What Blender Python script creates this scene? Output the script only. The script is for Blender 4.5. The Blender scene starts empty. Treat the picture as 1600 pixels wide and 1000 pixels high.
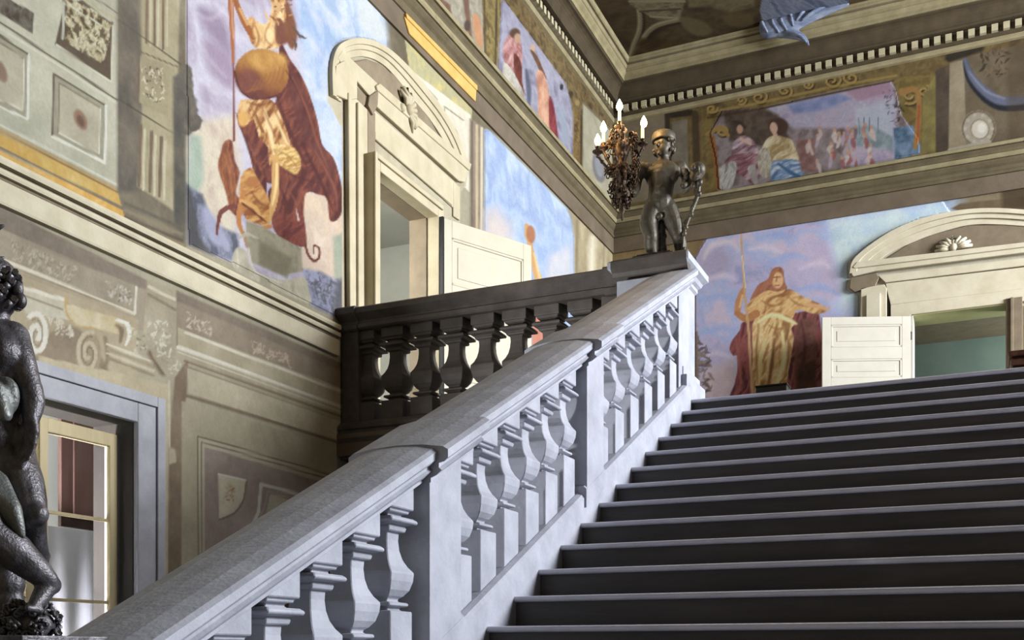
import bpy, bmesh, math, random
import numpy as np
from mathutils import Vector, Matrix
random.seed(7); np.random.seed(7)
SC = bpy.context.scene
COL = SC.collection
# ---------------------------------------------------------------- camera
# level camera with vertical shift; world: X along the back wall, Y up the stair, Z up, camera at the origin
F = 1688.0; CX = 800.0; HY = 1020.0
TH = math.atan(760.0/F); CT = math.cos(TH); ST = math.sin(TH)
cam_d = bpy.data.cameras.new('camera'); cam = bpy.data.objects.new('camera', cam_d); COL.objects.link(cam)
cam_d.sensor_width = 36.0; cam_d.lens = F/1600.0*36.0
cam_d.shift_y = (HY-500.0)/1600.0
cam_d.clip_start = 0.05; cam_d.clip_end = 200
cam.location = (0, 0, 0); cam.rotation_euler = (math.pi/2, 0, TH)
SC.camera = cam
# ---------------------------------------------------------------- world, exposure, lights
SC.view_settings.view_transform = 'Standard'; SC.view_settings.look = 'None'
SC.view_settings.gamma = 1.0; SC.view_settings.exposure = 0.0
SC.view_settings.use_curve_mapping = False
SC.cycles.diffuse_bounces = 1
w = bpy.data.worlds.new('world'); SC.world = w; w.use_nodes = True
w.node_tree.nodes['Background'].inputs[0].default_value = (0.80, 0.88, 1.0, 1)
w.node_tree.nodes['Background'].inputs[1].default_value = 0.28
def area(name, loc, target, sx, sy, power, col):
    d = bpy.data.lights.new(name, 'AREA'); d.shape = 'RECTANGLE'; d.size = sx; d.size_y = sy
    d.energy = power; d.color = col
    o = bpy.data.objects.new(name, d); COL.objects.link(o); o.location = loc
    o.rotation_euler = (Vector(target)-Vector(loc)).to_track_quat('-Z', 'Y').to_euler()
    return o
area('window_light_landing', (11.5, 12.3, 6.9), (-6, 8.0, 2.2), 6.0, 5.0, 6900, (0.93, 0.96, 1.0))
# ---------------------------------------------------------------- measuring: photo pixel -> point on a wall plane
def proj(X, Y, Z):
    fw = -X*ST + Y*CT; r = X*CT + Y*ST
    return CX + F*r/fw, HY - F*Z/fw
XL = -6.0; YB = 17.5; ZL = 2.17                   # left wall, back wall, landing floor
def onL(px, py, X=XL):                             # -> (Y, Z) on a plane parallel to the left wall
    k = (px-CX)/F
    Y = X*(-k*ST-CT)/(ST-k*CT)
    fw = -X*ST+Y*CT
    return Y, (HY-py)*fw/F
def onB(px, py, Y=YB):                             # -> (X, Z) on a plane parallel to the back wall
    k = (px-CX)/F
    X = Y*(k*CT-ST)/(CT+k*ST)
    fw = -X*ST+Y*CT
    return X, (HY-py)*fw/F
# ---------------------------------------------------------------- object helpers
def tag(o, label=None, cat=None, group=None, kind=None):
    if label: o['label'] = label
    if cat: o['category'] = cat
    if group: o['group'] = group
    if kind: o['kind'] = kind
    return o
def empty(name, loc=(0, 0, 0), rz=0, parent=None):
    o = bpy.data.objects.new(name, None); COL.objects.link(o)
    o.location = loc; o.rotation_euler = (0, 0, rz); o.empty_display_size = 0.1
    if parent: o.parent = parent
    return o
def copy_tree(o, parent=None):
    c = o.copy(); COL.objects.link(c)
    if parent: c.parent = parent
    for ch in list(o.children): copy_tree(ch, c)
    return c
class MB:
    """collects shapes, links them as ONE mesh object"""
    def __init__(s): s.v = []; s.f = []; s.sm = []
    def add(s, vs, fs, smooth=False):
        n = len(s.v); s.v += [tuple(p) for p in vs]
        for f in fs: s.f.append(tuple(i+n for i in f)); s.sm.append(smooth)
        return s
    def box(s, x0, x1, y0, y1, z0, z1):
        v = [(x, y, z) for z in (z0, z1) for y in (y0, y1) for x in (x0, x1)]
        return s.add(v, [(0,2,3,1),(4,5,7,6),(0,1,5,4),(2,6,7,3),(0,4,6,2),(1,3,7,5)])
    def prism(s, pts, d, smooth=False):            # closed 3D outline pushed along vector d
        n = len(pts); a = [Vector(p) for p in pts]; b = [p+Vector(d) for p in a]
        return s.add(a+b, [tuple(range(n))[::-1], tuple(range(n, 2*n))]+[(i, (i+1) % n, n+(i+1) % n, n+i) for i in range(n)], smooth)
    def loft(s, rings, smooth=True, close=True, caps=True):
        n = len(rings[0]); v = [p for r in rings for p in r]; f = []
        for k in range(len(rings)-1):
            for i in range(n if close else n-1):
                j = (i+1) % n
                f.append((k*n+i, k*n+j, (k+1)*n+j, (k+1)*n+i))
        s.add(v, f, smooth)
        if caps and close:
            m = len(s.v)-len(v)
            s.f.append(tuple(m+i for i in range(n))[::-1]); s.sm.append(False)
            s.f.append(tuple(m+(len(rings)-1)*n+i for i in range(n))); s.sm.append(False)
        return s
    def lathe(s, prof, n=16, o=(0, 0, 0), smooth=True, sq=False, shear=0.0):
        # prof (radius, z); sq: square section; shear: z rises with y
        rings = []
        for r, z in prof:
            if sq: ring = [(o[0]+a*r, o[1]+b*r, o[2]+z+shear*b*r) for a, b in ((-1,-1),(1,-1),(1,1),(-1,1))]
            else: ring = [(o[0]+r*math.cos(2*math.pi*i/n), o[1]+r*math.sin(2*math.pi*i/n), o[2]+z) for i in range(n)]
            rings.append(ring)
        return s.loft(rings, smooth)
    def tube(s, pts, r, n=8):
        pts = [Vector(p) for p in pts]; rs = r if isinstance(r, (list, tuple)) else [r]*len(pts)
        rings = []; up = Vector((0, 0, 1))
        for i, p in enumerate(pts):
            t = (pts[min(i+1, len(pts)-1)]-pts[max(i-1, 0)])
            if t.length < 1e-9: t = Vector((0, 0, 1))
            t.normalize()
            a = t.cross(up)
            if a.length < 1e-3: a = t.cross(Vector((1, 0, 0)))
            a.normalize(); b = t.cross(a)
            rings.append([tuple(p+a*rs[i]*math.cos(2*math.pi*k/n)+b*rs[i]*math.sin(2*math.pi*k/n)) for k in range(n)])
        return s.loft(rings)
    def ball(s, c, r, n=10, sc=(1, 1, 1)):
        rings = []
        for i in range(1, n):
            a = math.pi*i/n
            rings.append([(c[0]+r*sc[0]*math.sin(a)*math.cos(2*math.pi*k/n), c[1]+r*sc[1]*math.sin(a)*math.sin(2*math.pi*k/n), c[2]-r*sc[2]*math.cos(a)) for k in range(n)])
        return s.loft(rings)
    def build(s, name, mat, parent=None, bevel=0, loc=None, seg=2, fixn=True):
        me = bpy.data.meshes.new(name); me.from_pydata(s.v, [], s.f); me.update()
        for p, q in zip(me.polygons, s.sm): p.use_smooth = q
        if fixn:
            b = bmesh.new(); b.from_mesh(me); bmesh.ops.recalc_face_normals(b, faces=b.faces); b.to_mesh(me); b.free()
        o = bpy.data.objects.new(name, me); COL.objects.link(o)
        if mat: me.materials.append(mat)
        if parent: o.parent = parent
        if loc: o.location = loc
        if bevel:
            m = o.modifiers.new('bevel', 'BEVEL'); m.width = bevel; m.segments = seg; m.limit_method = 'ANGLE'; m.angle_limit = math.radians(35)
        return o
def struct(o): return tag(o, kind='structure')
# ---------------------------------------------------------------- materials
def lin(c):
    c = [x/255.0 for x in c[:3]]
    return tuple((x/12.92 if x <= 0.04045 else ((x+0.055)/1.055)**2.4) for x in c)
def mat(name, c1, c2=None, scale=6.0, rough=0.7, metal=0.0, bump=0.15, detail=6, c3=None, spec=0.4, stretch=(1, 1, 1), coat=0.0):
    m = bpy.data.materials.new(name); m.use_nodes = True; nt = m.node_tree; N = nt.nodes; L = nt.links
    b = N['Principled BSDF']; b.inputs['Roughness'].default_value = rough; b.inputs['Metallic'].default_value = metal
    b.inputs['Specular IOR Level'].default_value = spec; b.inputs['Coat Weight'].default_value = coat
    tc = N.new('ShaderNodeTexCoord'); mp = N.new('ShaderNodeMapping'); mp.inputs['Scale'].default_value = stretch
    g = N.new('ShaderNodeNewGeometry'); L.new(g.outputs['Position'], mp.inputs['Vector'])
    n = N.new('ShaderNodeTexNoise'); n.inputs['Scale'].default_value = scale; n.inputs['Detail'].default_value = detail; n.inputs['Roughness'].default_value = 0.62
    L.new(mp.outputs[0], n.inputs['Vector'])
    r = N.new('ShaderNodeValToRGB'); r.color_ramp.elements[0].position = 0.32; r.color_ramp.elements[1].position = 0.68
    c2 = c2 or c1
    r.color_ramp.elements[0].color = (*lin(c1), 1); r.color_ramp.elements[1].color = (*lin(c2), 1)
    if c3:
        e = r.color_ramp.elements.new(0.5); e.color = (*lin(c3), 1)
    L.new(n.outputs['Fac'], r.inputs[0]); L.new(r.outputs[0], b.inputs['Base Color'])
    n2 = N.new('ShaderNodeTexNoise'); n2.inputs['Scale'].default_value = scale*9; n2.inputs['Detail'].default_value = 4
    L.new(mp.outputs[0], n2.inputs['Vector'])
    bp = N.new('ShaderNodeBump'); bp.inputs['Strength'].default_value = bump; bp.inputs['Distance'].default_value = 0.01
    L.new(n2.outputs['Fac'], bp.inputs['Height']); L.new(bp.outputs[0], b.inputs['Normal'])
    return m
def emis(name, col, st):
    m = bpy.data.materials.new(name); m.use_nodes = True; b = m.node_tree.nodes['Principled BSDF']
    b.inputs['Base Color'].default_value = (*lin(col), 1); b.inputs['Emission Color'].default_value = (*lin(col), 1); b.inputs['Emission Strength'].default_value = st
    return m
M = {}
M['stone'] = mat('grey_pietra_stone', (148, 151, 163), (174, 177, 189), 5, 0.62, bump=0.25, c3=(162, 165, 177))
M['stone_tread'] = mat('pale_tread_stone', (196, 196, 208), (214, 214, 226), 4, 0.45, bump=0.2)  # treads and nosings paler than the risers
M['riser'] = mat('dark_riser_stone', (58, 55, 55), (78, 74, 72), 3, 0.6, bump=0.2, stretch=(.4, 1, 3))
M['stone_shade'] = mat('shaded_landing_stone', (66, 61, 57), (90, 84, 79), 5, 0.62, bump=0.25)  # same stone as the stair rail, with the landing's shade put into the colour
M['cream'] = mat('cream_painted_stone', (178, 169, 141), (196, 187, 160), 4, 0.7, bump=0.15)
M['creamwood'] = mat('cream_door_paint', (182, 176, 152), (194, 188, 166), 3, 0.5, bump=0.06)
M['whitewood'] = mat('white_door_paint', (190, 186, 172), (200, 196, 182), 3, 0.5, bump=0.06)
M['cream2'] = mat('cream_doorcase_stone', (208, 199, 172), (224, 216, 192), 4, 0.7, bump=0.15)
M['taupe'] = mat('taupe_jamb', (122, 109, 90), (142, 128, 106), 5, 0.7, bump=0.1)
M['plaster'] = mat('pale_plaster', (186, 187, 176), (200, 200, 190), 2, 0.85, bump=0.08)
M['teal'] = mat('teal_plaster', (128, 150, 142), (140, 160, 150), 2, 0.8, bump=0.08)
M['ochre'] = mat('ochre_cornice_paint', (150, 136, 104), (176, 164, 132), 4, 0.8, bump=0.2, stretch=(1, 1, 3))
M['umber'] = mat('umber_cornice_paint', (110, 96, 70), (138, 124, 96), 5, 0.8, bump=0.2)
M['straw'] = mat('straw_moulding', (134, 124, 92), (158, 148, 116), 5, 0.8, bump=0.2)
M['bronze'] = mat('dark_bronze', (62, 60, 62), (112, 110, 116), 16, 0.4, 0.5, bump=0.3, c3=(84, 82, 86))
M['bronze2'] = mat('patinated_bronze', (54, 49, 40), (90, 84, 70), 9, 0.5, 0.2, bump=0.3)
M['gilt'] = mat('tarnished_gilt_bronze', (26, 21, 17), (78, 58, 40), 25, 0.42, 0.6, bump=0.4)
M['black'] = mat('black_iron', (18, 18, 18), (30, 30, 30), 20, 0.5, 0.3)
M['woodfr'] = mat('straw_window_wood', (176, 160, 120), (192, 176, 136), 4, 0.5, bump=0.1, stretch=(3, 3, .5))
M['greyfr'] = mat('grey_window_surround', (146, 147, 154), (166, 167, 174), 5, 0.75, bump=0.2)
M['brownwood'] = mat('brown_shutter_wood', (70, 48, 42), (92, 66, 56), 3, 0.5, bump=0.1, stretch=(3, 3, .4))
M['dark'] = mat('dark_brown', (40, 36, 32), (52, 46, 40), 4, 0.8)
M['floor'] = mat('floor_tiles', (96, 84, 74), (120, 106, 92), 2, 0.4)
M['redmarble'] = mat('red_marble', (92, 58, 52), (150, 110, 100), 9, 0.35, bump=0.05)
# ---------------------------------------------------------------- fresco painter: colours laid on the vertices of a fine wall mesh
_rng = np.random.RandomState(11)
_LAT = _rng.rand(64, 256, 256)
def vnoise(u, v, seed):
    g = _LAT[seed % 64]; i = np.floor(u).astype(int); j = np.floor(v).astype(int)
    fu = u-i; fv = v-j; fu = fu*fu*(3-2*fu); fv = fv*fv*(3-2*fv)
    a = g[i % 256, j % 256]; b = g[(i+1) % 256, j % 256]; c = g[i % 256, (j+1) % 256]; d = g[(i+1) % 256, (j+1) % 256]
    return (a*(1-fu)+b*fu)*(1-fv)+(c*(1-fu)+d*fu)*fv
def fbm(u, v, seed, o=4):
    s = 0; a = 1; t = 0
    for k in range(o):
        s = s+a*vnoise(u*2**k+17*k, v*2**k+31*k, seed+k); t += a; a *= .55
    return s/t
def smooth(pts, n=4, closed=True):
    P = [np.array(p, float) for p in pts]; m = len(P); out = []
    for i in range(m if closed else m-1):
        p0 = P[(i-1) % m] if closed or i > 0 else P[0]; p1 = P[i]; p2 = P[(i+1) % m]
        p3 = P[(i+2) % m] if closed or i+2 < m else P[-1]
        for k in range(n):
            t = k/n
            out.append(tuple(.5*((2*p1)+(-p0+p2)*t+(2*p0-5*p1+4*p2-p3)*t*t+(-p0+3*p1-3*p2+p3)*t**3)))
    if not closed: out.append(tuple(P[-1]))
    return out
class Canvas:
    """A cartoon laid over a wall: vertices at (U,V) in metres on the wall, (A,B) their place on the measured drawing"""
    def __init__(s, us, vs, to3d, base):
        s.us, s.vs, s.to3d = np.array(us), np.array(vs), to3d
        V, U = np.meshgrid(s.vs, s.us, indexing='ij'); s.U = U.ravel(); s.V = V.ravel()
        X, Y, Z = to3d(s.U, s.V); s.X, s.Y, s.Z = X+0*s.U, Y+0*s.U, Z+0*s.U
        s.A, s.B = proj(s.X, s.Y, s.Z)
        s.C = np.zeros((len(s.U), 3)); s.C[:] = base
        s.off = 0.0
    def field(s, kind, idx, **k):
        u, v, a, b = s.U[idx], s.V[idx], s.A[idx], s.B[idx]
        sd = k.get('seed', 1)
        if kind == 'cloud':
            sc = k.get('sc', 1.0); sx = k.get('sx', 1.0)
            f = fbm(u*sc*sx*1.3+1.1*fbm(u*sc, v*sc, sd+9, 2), v*sc*1.2, sd, 6); return np.clip((f-.5)*k.get('con', 2.6)*.85+.5, 0, 1)
        if kind == 'fold':
            th = math.radians(k.get('ang', 90)); fr = k.get('fr', .12)               # direction and frequency in drawing units
            p = a*math.cos(th)-b*math.sin(th); q = a*math.sin(th)+b*math.cos(th)    # p along the fold
            w = (fbm(a*.03, b*.03, sd+3, 2)-.5)*k.get('warp', 26)
            f = .75*fbm((q+w)*fr*.7, p*fr*.14, sd, 3)+.25*fbm(q*fr*1.6, p*fr*.5, sd+5, 3); f = (f-.5)*k.get('con', 2.2)*1.45+.5
            return np.clip(f, 0, 1)
        if kind == 'grad':
            (x0, y0), (x1, y1) = k['p']; d = (x1-x0)**2+(y1-y0)**2
            t = ((a-x0)*(x1-x0)+(b-y0)*(y1-y0))/d
            return np.clip(t+(fbm(u*3, v*3, sd, 4)-.5)*k.get('n', .5), 0, 1)
        return np.zeros(len(a))
    def pal(s, P, f):
        P = np.array(P, float)
        if len(P) == 1: return np.repeat(P, len(f), 0)
        t = f*(len(P)-1); i = np.clip(np.floor(t).astype(int), 0, len(P)-2); g = (t-i)[:, None]
        return P[i]*(1-g)+P[i+1]*g
    def poly(s, pts, P, kind=None, soft=1.2, a=1.0, sm=0, jit=0, **k):
        if sm: pts = smooth(pts, sm)
        pts = np.array(pts, float); m = max(soft, jit)+2
        idx = np.where((s.A > pts[:, 0].min()-m) & (s.A < pts[:, 0].max()+m) & (s.B > pts[:, 1].min()-m) & (s.B < pts[:, 1].max()+m))[0]
        if len(idx) == 0: return
        x = s.A[idx]; y = s.B[idx]
        if jit:
            x = x+(fbm(s.A[idx]*.09, s.B[idx]*.09, 5, 3)-.5)*2*jit; y = y+(fbm(s.A[idx]*.09, s.B[idx]*.09, 25, 3)-.5)*2*jit
        ins = np.zeros(len(idx), bool); d2 = np.full(len(idx), 1e9); n = len(pts)
        for i in range(n):
            x0, y0 = pts[i]; x1, y1 = pts[(i+1) % n]; dx, dy = x1-x0, y1-y0; l = dx*dx+dy*dy
            if l < 1e-9: continue
            if y0 != y1:
                ins ^= ((y0 > y) != (y1 > y)) & (x < dx*(y-y0)/dy+x0)
            t = np.clip(((x-x0)*dx+(y-y0)*dy)/l, 0, 1); d2 = np.minimum(d2, (x-x0-t*dx)**2+(y-y0-t*dy)**2)
        d = np.sqrt(d2); d = np.where(ins, d, -d)
        al = np.clip(d/soft+.5, 0, 1)*a; kk = al > 0; idx = idx[kk]; al = al[kk][:, None]
        if isinstance(P, tuple): P = [P]
        if kind is None: col = s.pal([P[0]], np.zeros(len(idx)))
        else: col = s.pal(P, s.field(kind, idx, **k))
        s.C[idx] = s.C[idx]*(1-al)+col*al
    def stroke(s, pts, w, c, soft=1.0, a=1.0, sm=0):
        ws = list(w) if isinstance(w, (list, tuple)) else [w]*len(pts)
        if sm:
            q = smooth([(p[0], p[1]) for p in pts], sm, False); ws = list(np.interp(np.linspace(0, len(pts)-1, len(q)), range(len(pts)), ws)); pts = q
        pts = np.array(pts, float); m = max(ws)/2+soft+1
        idx = np.where((s.A > pts[:, 0].min()-m) & (s.A < pts[:, 0].max()+m) & (s.B > pts[:, 1].min()-m) & (s.B < pts[:, 1].max()+m))[0]
        if len(idx) == 0: return
        x = s.A[idx]; y = s.B[idx]; d = np.full(len(idx), 1e9)
        for i in range(len(pts)-1):
            x0, y0 = pts[i]; x1, y1 = pts[i+1]; dx, dy = x1-x0, y1-y0; l = max(dx*dx+dy*dy, 1e-9)
            t = np.clip(((x-x0)*dx+(y-y0)*dy)/l, 0, 1)
            d = np.minimum(d, np.hypot(x-x0-t*dx, y-y0-t*dy)-(ws[i]*(1-t)+ws[i+1]*t)/2)
        al = np.clip(-d/soft+.5, 0, 1)*a; kk = al > 0; idx = idx[kk]; al = al[kk][:, None]
        s.C[idx] = s.C[idx]*(1-al)+np.array(c, float)*al
    def ell(s, cx, cy, rx, ry, c, rot=0, **k):
        t = math.radians(rot)
        s.poly([(cx+rx*math.cos(q)*math.cos(t)-ry*math.sin(q)*math.sin(t), cy+rx*math.cos(q)*math.sin(t)+ry*math.sin(q)*math.cos(t)) for q in np.linspace(0, 2*math.pi, 20)[:-1]], c, **k)
    def rings(s, cx, cy, rx, ry, w, c, **k):
        s.stroke([(cx+rx*math.cos(q), cy+ry*math.sin(q)) for q in np.linspace(0, 2*math.pi, 22)], w, c, **k)
    def spiral(s, cx, cy, rx, ry, w, c, turns=1.6, ph=0, sg=1, **k):
        s.stroke([(cx+rx*(1-.8*t)*math.cos(ph+sg*t*turns*2*math.pi), cy+ry*(1-.8*t)*math.sin(ph+sg*t*turns*2*math.pi)) for t in np.linspace(0, 1, 26)], w, c, **k)
    def specks(s, pts, n, cols, r, seed=1, a=.8, sq=1.0):
        rr = random.Random(seed); P = np.array(pts); c = 0; t = 0
        while c < n and t < n*20:
            t += 1
            x = rr.uniform(P[:, 0].min(), P[:, 0].max()); y = rr.uniform(P[:, 1].min(), P[:, 1].max())
            ins = False; m = len(P)
            for i in range(m):
                (x0, y0), (x1, y1) = P[i], P[(i+1) % m]
                if (y0 > y) != (y1 > y) and x < (x1-x0)*(y-y0)/(y1-y0)+x0: ins = not ins
            if not ins: continue
            c += 1; q = rr.uniform(.5, 1.2)*r; an = rr.uniform(0, 6.28)
            s.stroke([(x-q*math.cos(an), y-q*math.sin(an)*sq), (x, y+q*.3*rr.uniform(-1, 1)), (x+q*math.cos(an), y+q*math.sin(an)*sq)], [q*.3, q*rr.uniform(.5, 1.0), q*.3], rr.choice(cols), a=a)
    def wear(s, amt=14, seed=40):
        f = (fbm(s.U*1.3, s.V*1.3, seed, 5)-.5)*2.2*amt+(fbm(s.U*14, s.V*14, seed+6, 3)-.5)*amt*1.3+(fbm(s.U*34, s.V*26, seed+9, 2)-.5)*amt*.8
        s.C = s.C+f[:, None]*np.array([1, 1, .92]); g = s.C.mean(1, keepdims=True); s.C = np.clip(g+(s.C-g)*.86, 0, 255)
    def mask(s, pts):
        pts = np.array(pts, float); ins = np.zeros(len(s.A), bool); n = len(pts)
        for i in range(n):
            x0, y0 = pts[i]; x1, y1 = pts[(i+1) % n]
            if y0 != y1: ins ^= ((y0 > s.B) != (y1 > s.B)) & (s.A < (x1-x0)*(s.B-y0)/(y1-y0)+x0)
        return ins
    def mesh(s, name, nrm, m, sel=None, push=0.0):
        nu, nv = len(s.us), len(s.vs)
        base = (np.arange(nv-1)[:, None]*nu+np.arange(nu-1)[None, :]).ravel()
        Q = np.stack([base, base+1, base+nu+1, base+nu], 1)
        if sel is not None: Q = Q[sel[Q].all(1)]
        used = np.unique(Q); remap = np.full(nu*nv, -1); remap[used] = np.arange(len(used)); Qr = remap[Q]
        n = np.array(nrm, float)
        co = np.stack([s.X, s.Y, s.Z], 1)[used]+n*push
        col = s.C[used]
        if push > 0:                                                # plaster skin has an edge going back to the wall
            E = np.concatenate([Qr[:, [0, 1]], Qr[:, [1, 2]], Qr[:, [2, 3]], Qr[:, [3, 0]]])
            key = np.sort(E, 1); u_, inv, cnt = np.unique(key, axis=0, return_inverse=True, return_counts=True)
            Bd = E[cnt[inv.ravel()] == 1]; k0 = len(co)
            bv = np.unique(Bd); rb = np.full(k0, -1); rb[bv] = k0+np.arange(len(bv))
            co = np.concatenate([co, co[bv]-n*push]); col = np.concatenate([col, col[bv]])
            Qr = np.concatenate([Qr, np.stack([Bd[:, 1], Bd[:, 0], rb[Bd[:, 0]], rb[Bd[:, 1]]], 1)])
        me = bpy.data.meshes.new(name); nf = len(Qr)
        me.vertices.add(len(co)); me.vertices.foreach_set('co', co.astype(np.float32).ravel())
        me.loops.add(nf*4); me.loops.foreach_set('vertex_index', Qr.astype(np.int32).ravel())
        me.polygons.add(nf); me.polygons.foreach_set('loop_start', (np.arange(nf)*4).astype(np.int32)); me.polygons.foreach_set('loop_total', np.full(nf, 4, np.int32))
        me.update()
        at = me.color_attributes.new('paint', 'FLOAT_COLOR', 'POINT')
        c = np.clip(col, 0, 255)/255.0; c = np.where(c <= .04045, c/12.92, ((c+.055)/1.055)**2.4)*GAIN
        at.data.foreach_set('color', np.concatenate([c, np.ones((len(c), 1))], 1).astype(np.float32).ravel())
        me.materials.append(m)
        o = bpy.data.objects.new(name, me); COL.objects.link(o); return o
GAIN = 0.80
def paint_mat(name, rough=.8, bump=.25):
    m = bpy.data.materials.new(name); m.use_nodes = True; N = m.node_tree.nodes; L = m.node_tree.links; b = N['Principled BSDF']
    at = N.new('ShaderNodeAttribute'); at.attribute_name = 'paint'
    g = N.new('ShaderNodeNewGeometry'); n = N.new('ShaderNodeTexNoise'); n.inputs['Scale'].default_value = 38; n.inputs['Detail'].default_value = 5
    L.new(g.outputs['Position'], n.inputs['Vector'])
    mr = N.new('ShaderNodeMapRange'); mr.inputs['To Min'].default_value = .86; mr.inputs['To Max'].default_value = 1.14
    L.new(n.outputs['Fac'], mr.inputs['Value'])
    mx = N.new('ShaderNodeVectorMath'); mx.operation = 'SCALE'; L.new(at.outputs['Color'], mx.inputs[0]); L.new(mr.outputs[0], mx.inputs['Scale'])
    L.new(mx.outputs[0], b.inputs['Base Color']); b.inputs['Roughness'].default_value = rough; b.inputs['Specular IOR Level'].default_value = .2
    bp = N.new('ShaderNodeBump'); bp.inputs['Strength'].default_value = bump; bp.inputs['Distance'].default_value = .006
    L.new(n.outputs['Fac'], bp.inputs['Height']); L.new(bp.outputs[0], b.inputs['Normal'])
    return m
M['fresco'] = paint_mat('fresco_pigment'); M['wallpaint'] = paint_mat('painted_wall_plaster')
# ================================================================ staircase
TR = 0.34; RI = TR*0.4986; NS = 22; YT = 9.06                      # tread, riser, count, top nosing
XS0, XS1 = -2.40, 2.2
FLZ = ZL-NS*RI
def nose_z(y): return -2.38+0.4986*y                               # plane through the nosings
stair = empty('staircase', (0, YT-NS*TR, FLZ))
tag(stair, 'broad flight of dark stone steps with pale nosings climbing to the landing', 'staircase')
by, bz = YT-NS*TR, FLZ
st = None
for i in range(NS):
    y0 = YT-TR*(NS-1-i)-by                                            # nosing y
    z1 = ZL-RI*(NS-1-i)-bz
    if st is None:
        st = MB().box(XS0, XS1, 0.03, TR+0.05, -RI, -0.03).build('step', M['riser'], stair)
        n = 8; pr = [(TR+0.03, 0.0), (0.018, 0.0)]
        for k in range(1, n): a = math.pi*k/n; pr.append((0.018-0.018*math.sin(a), -0.016+0.016*math.cos(a)))
        pr += [(0.018, -0.032), (TR+0.03, -0.032)]
        tr = MB().prism([(XS0-.0, y, z) for y, z in pr], (XS1-XS0, 0, 0)).build('tread', M['stone_tread'], st)
        tag(tr, 'pale stone tread with rounded nosing')
        cur = st
    else:
        cur = copy_tree(st, stair)
    cur.location = (0, y0, z1)
# solid mass under the flight
core = MB().prism([(XS0-.42, by+.1, bz), (XS0-.42, YT+.6, bz), (XS0-.42, YT+.6, ZL-.35-bz+bz), (XS0-.42, YT, ZL-.42), (XS0-.42, by+.1, bz)][:4], (XS1-XS0+.42, 0, 0)).build('stair_core', M['stone_shade'])
core.parent = stair; core.matrix_parent_inverse = Matrix.Identity(4); core.location = (0, -by, -bz)
struct(MB().box(-6.0, 12.0, -3, YB, FLZ-.1, FLZ).build('floor', M['floor']))
# landing: slab reaching back to the wall, with a moulded dark edge over the stairwell
YLb = 9.08
lb = MB().box(-6.0, -2.42, YLb, YB, 1.95, ZL)
lb.box(-2.42, 12.0, YT+.05, YB, 1.95, ZL)
struct(lb.build('landing', M['floor']))
# ================================================================ balusters (square section, vase profile)
def sq_profile(H, w, low=False):
    P = [(.47,0),(.47,.345),(.27,.352),(.27,.37),(.40,.374),(.42,.383),(.40,.395),(.25,.40),(.24,.415),(.33,.432),(.43,.465),(.49,.515),(.505,.556),(.50,.568),
         (.40,.60),(.32,.64),(.27,.69),(.25,.745),(.26,.79),(.36,.795),(.38,.815),(.36,.83),(.56,.842),(.57,.858),(.50,.872),(.30,.876),(.30,.895),(.42,.90),(.42,.915),(.50,.922),(.50,1.0)]
    if low: P = [(r*(1.0 if z > .4 else 1.05), z*.62 if z < .36 else (.214+(z-.345)*1.2 if z < .8 else 1-(1-z)*1.25)) for r, z in P]
    if low: P = [(r, min(z, 1.0)) for r, z in P]
    return [(r*w, z*H) for r, z in P]
def make_baluster(name, H, w, m, shear, parent, low=False):
    P = sq_profile(H, w, low); b = MB(); rings = []
    zt = H*0.88
    for r, z in P:
        s = shear if (z <= 1e-6 or z >= H-1e-6) else 0.0
        rings.append([(a*r, c*r, z+s*c*r) for a, c in ((-1,-1),(1,-1),(1,1),(-1,1))])
    b.loft(rings, False)
    return b.build(name, m, parent, bevel=.004, seg=1)
# ---- stair balustrade
XB = -2.535
sb = empty('stair_balustrade', (XB, 2.2, nose_z(2.2)))
tag(sb, 'pale grey stone balustrade with vase balusters sloping up the left of the steps', 'balustrade')
ox, oy, oz = XB, 2.2, nose_z(2.2)
def slope_sweep(prof, y0, y1, name, m, parent, bevel=0):            # prof (x, h above nosing plane), closed
    b = MB(); b.loft([[(x-ox, y-oy, nose_z(y)+h-oz) for x, h in prof] for y in (y0, y1)], False)
    return b.build(name, m, parent, bevel)
yTop = 9.0; yBot = 2.35
slope_sweep([(-2.80,-.45),(-2.40,-.45),(-2.385,-.40),(-2.385,.16),(-2.40,.185),(-2.43,.195),(-2.66,.195),(-2.69,.18),(-2.80,.14)], yBot, yTop, 'string_wall', M['stone'], sb)
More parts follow.
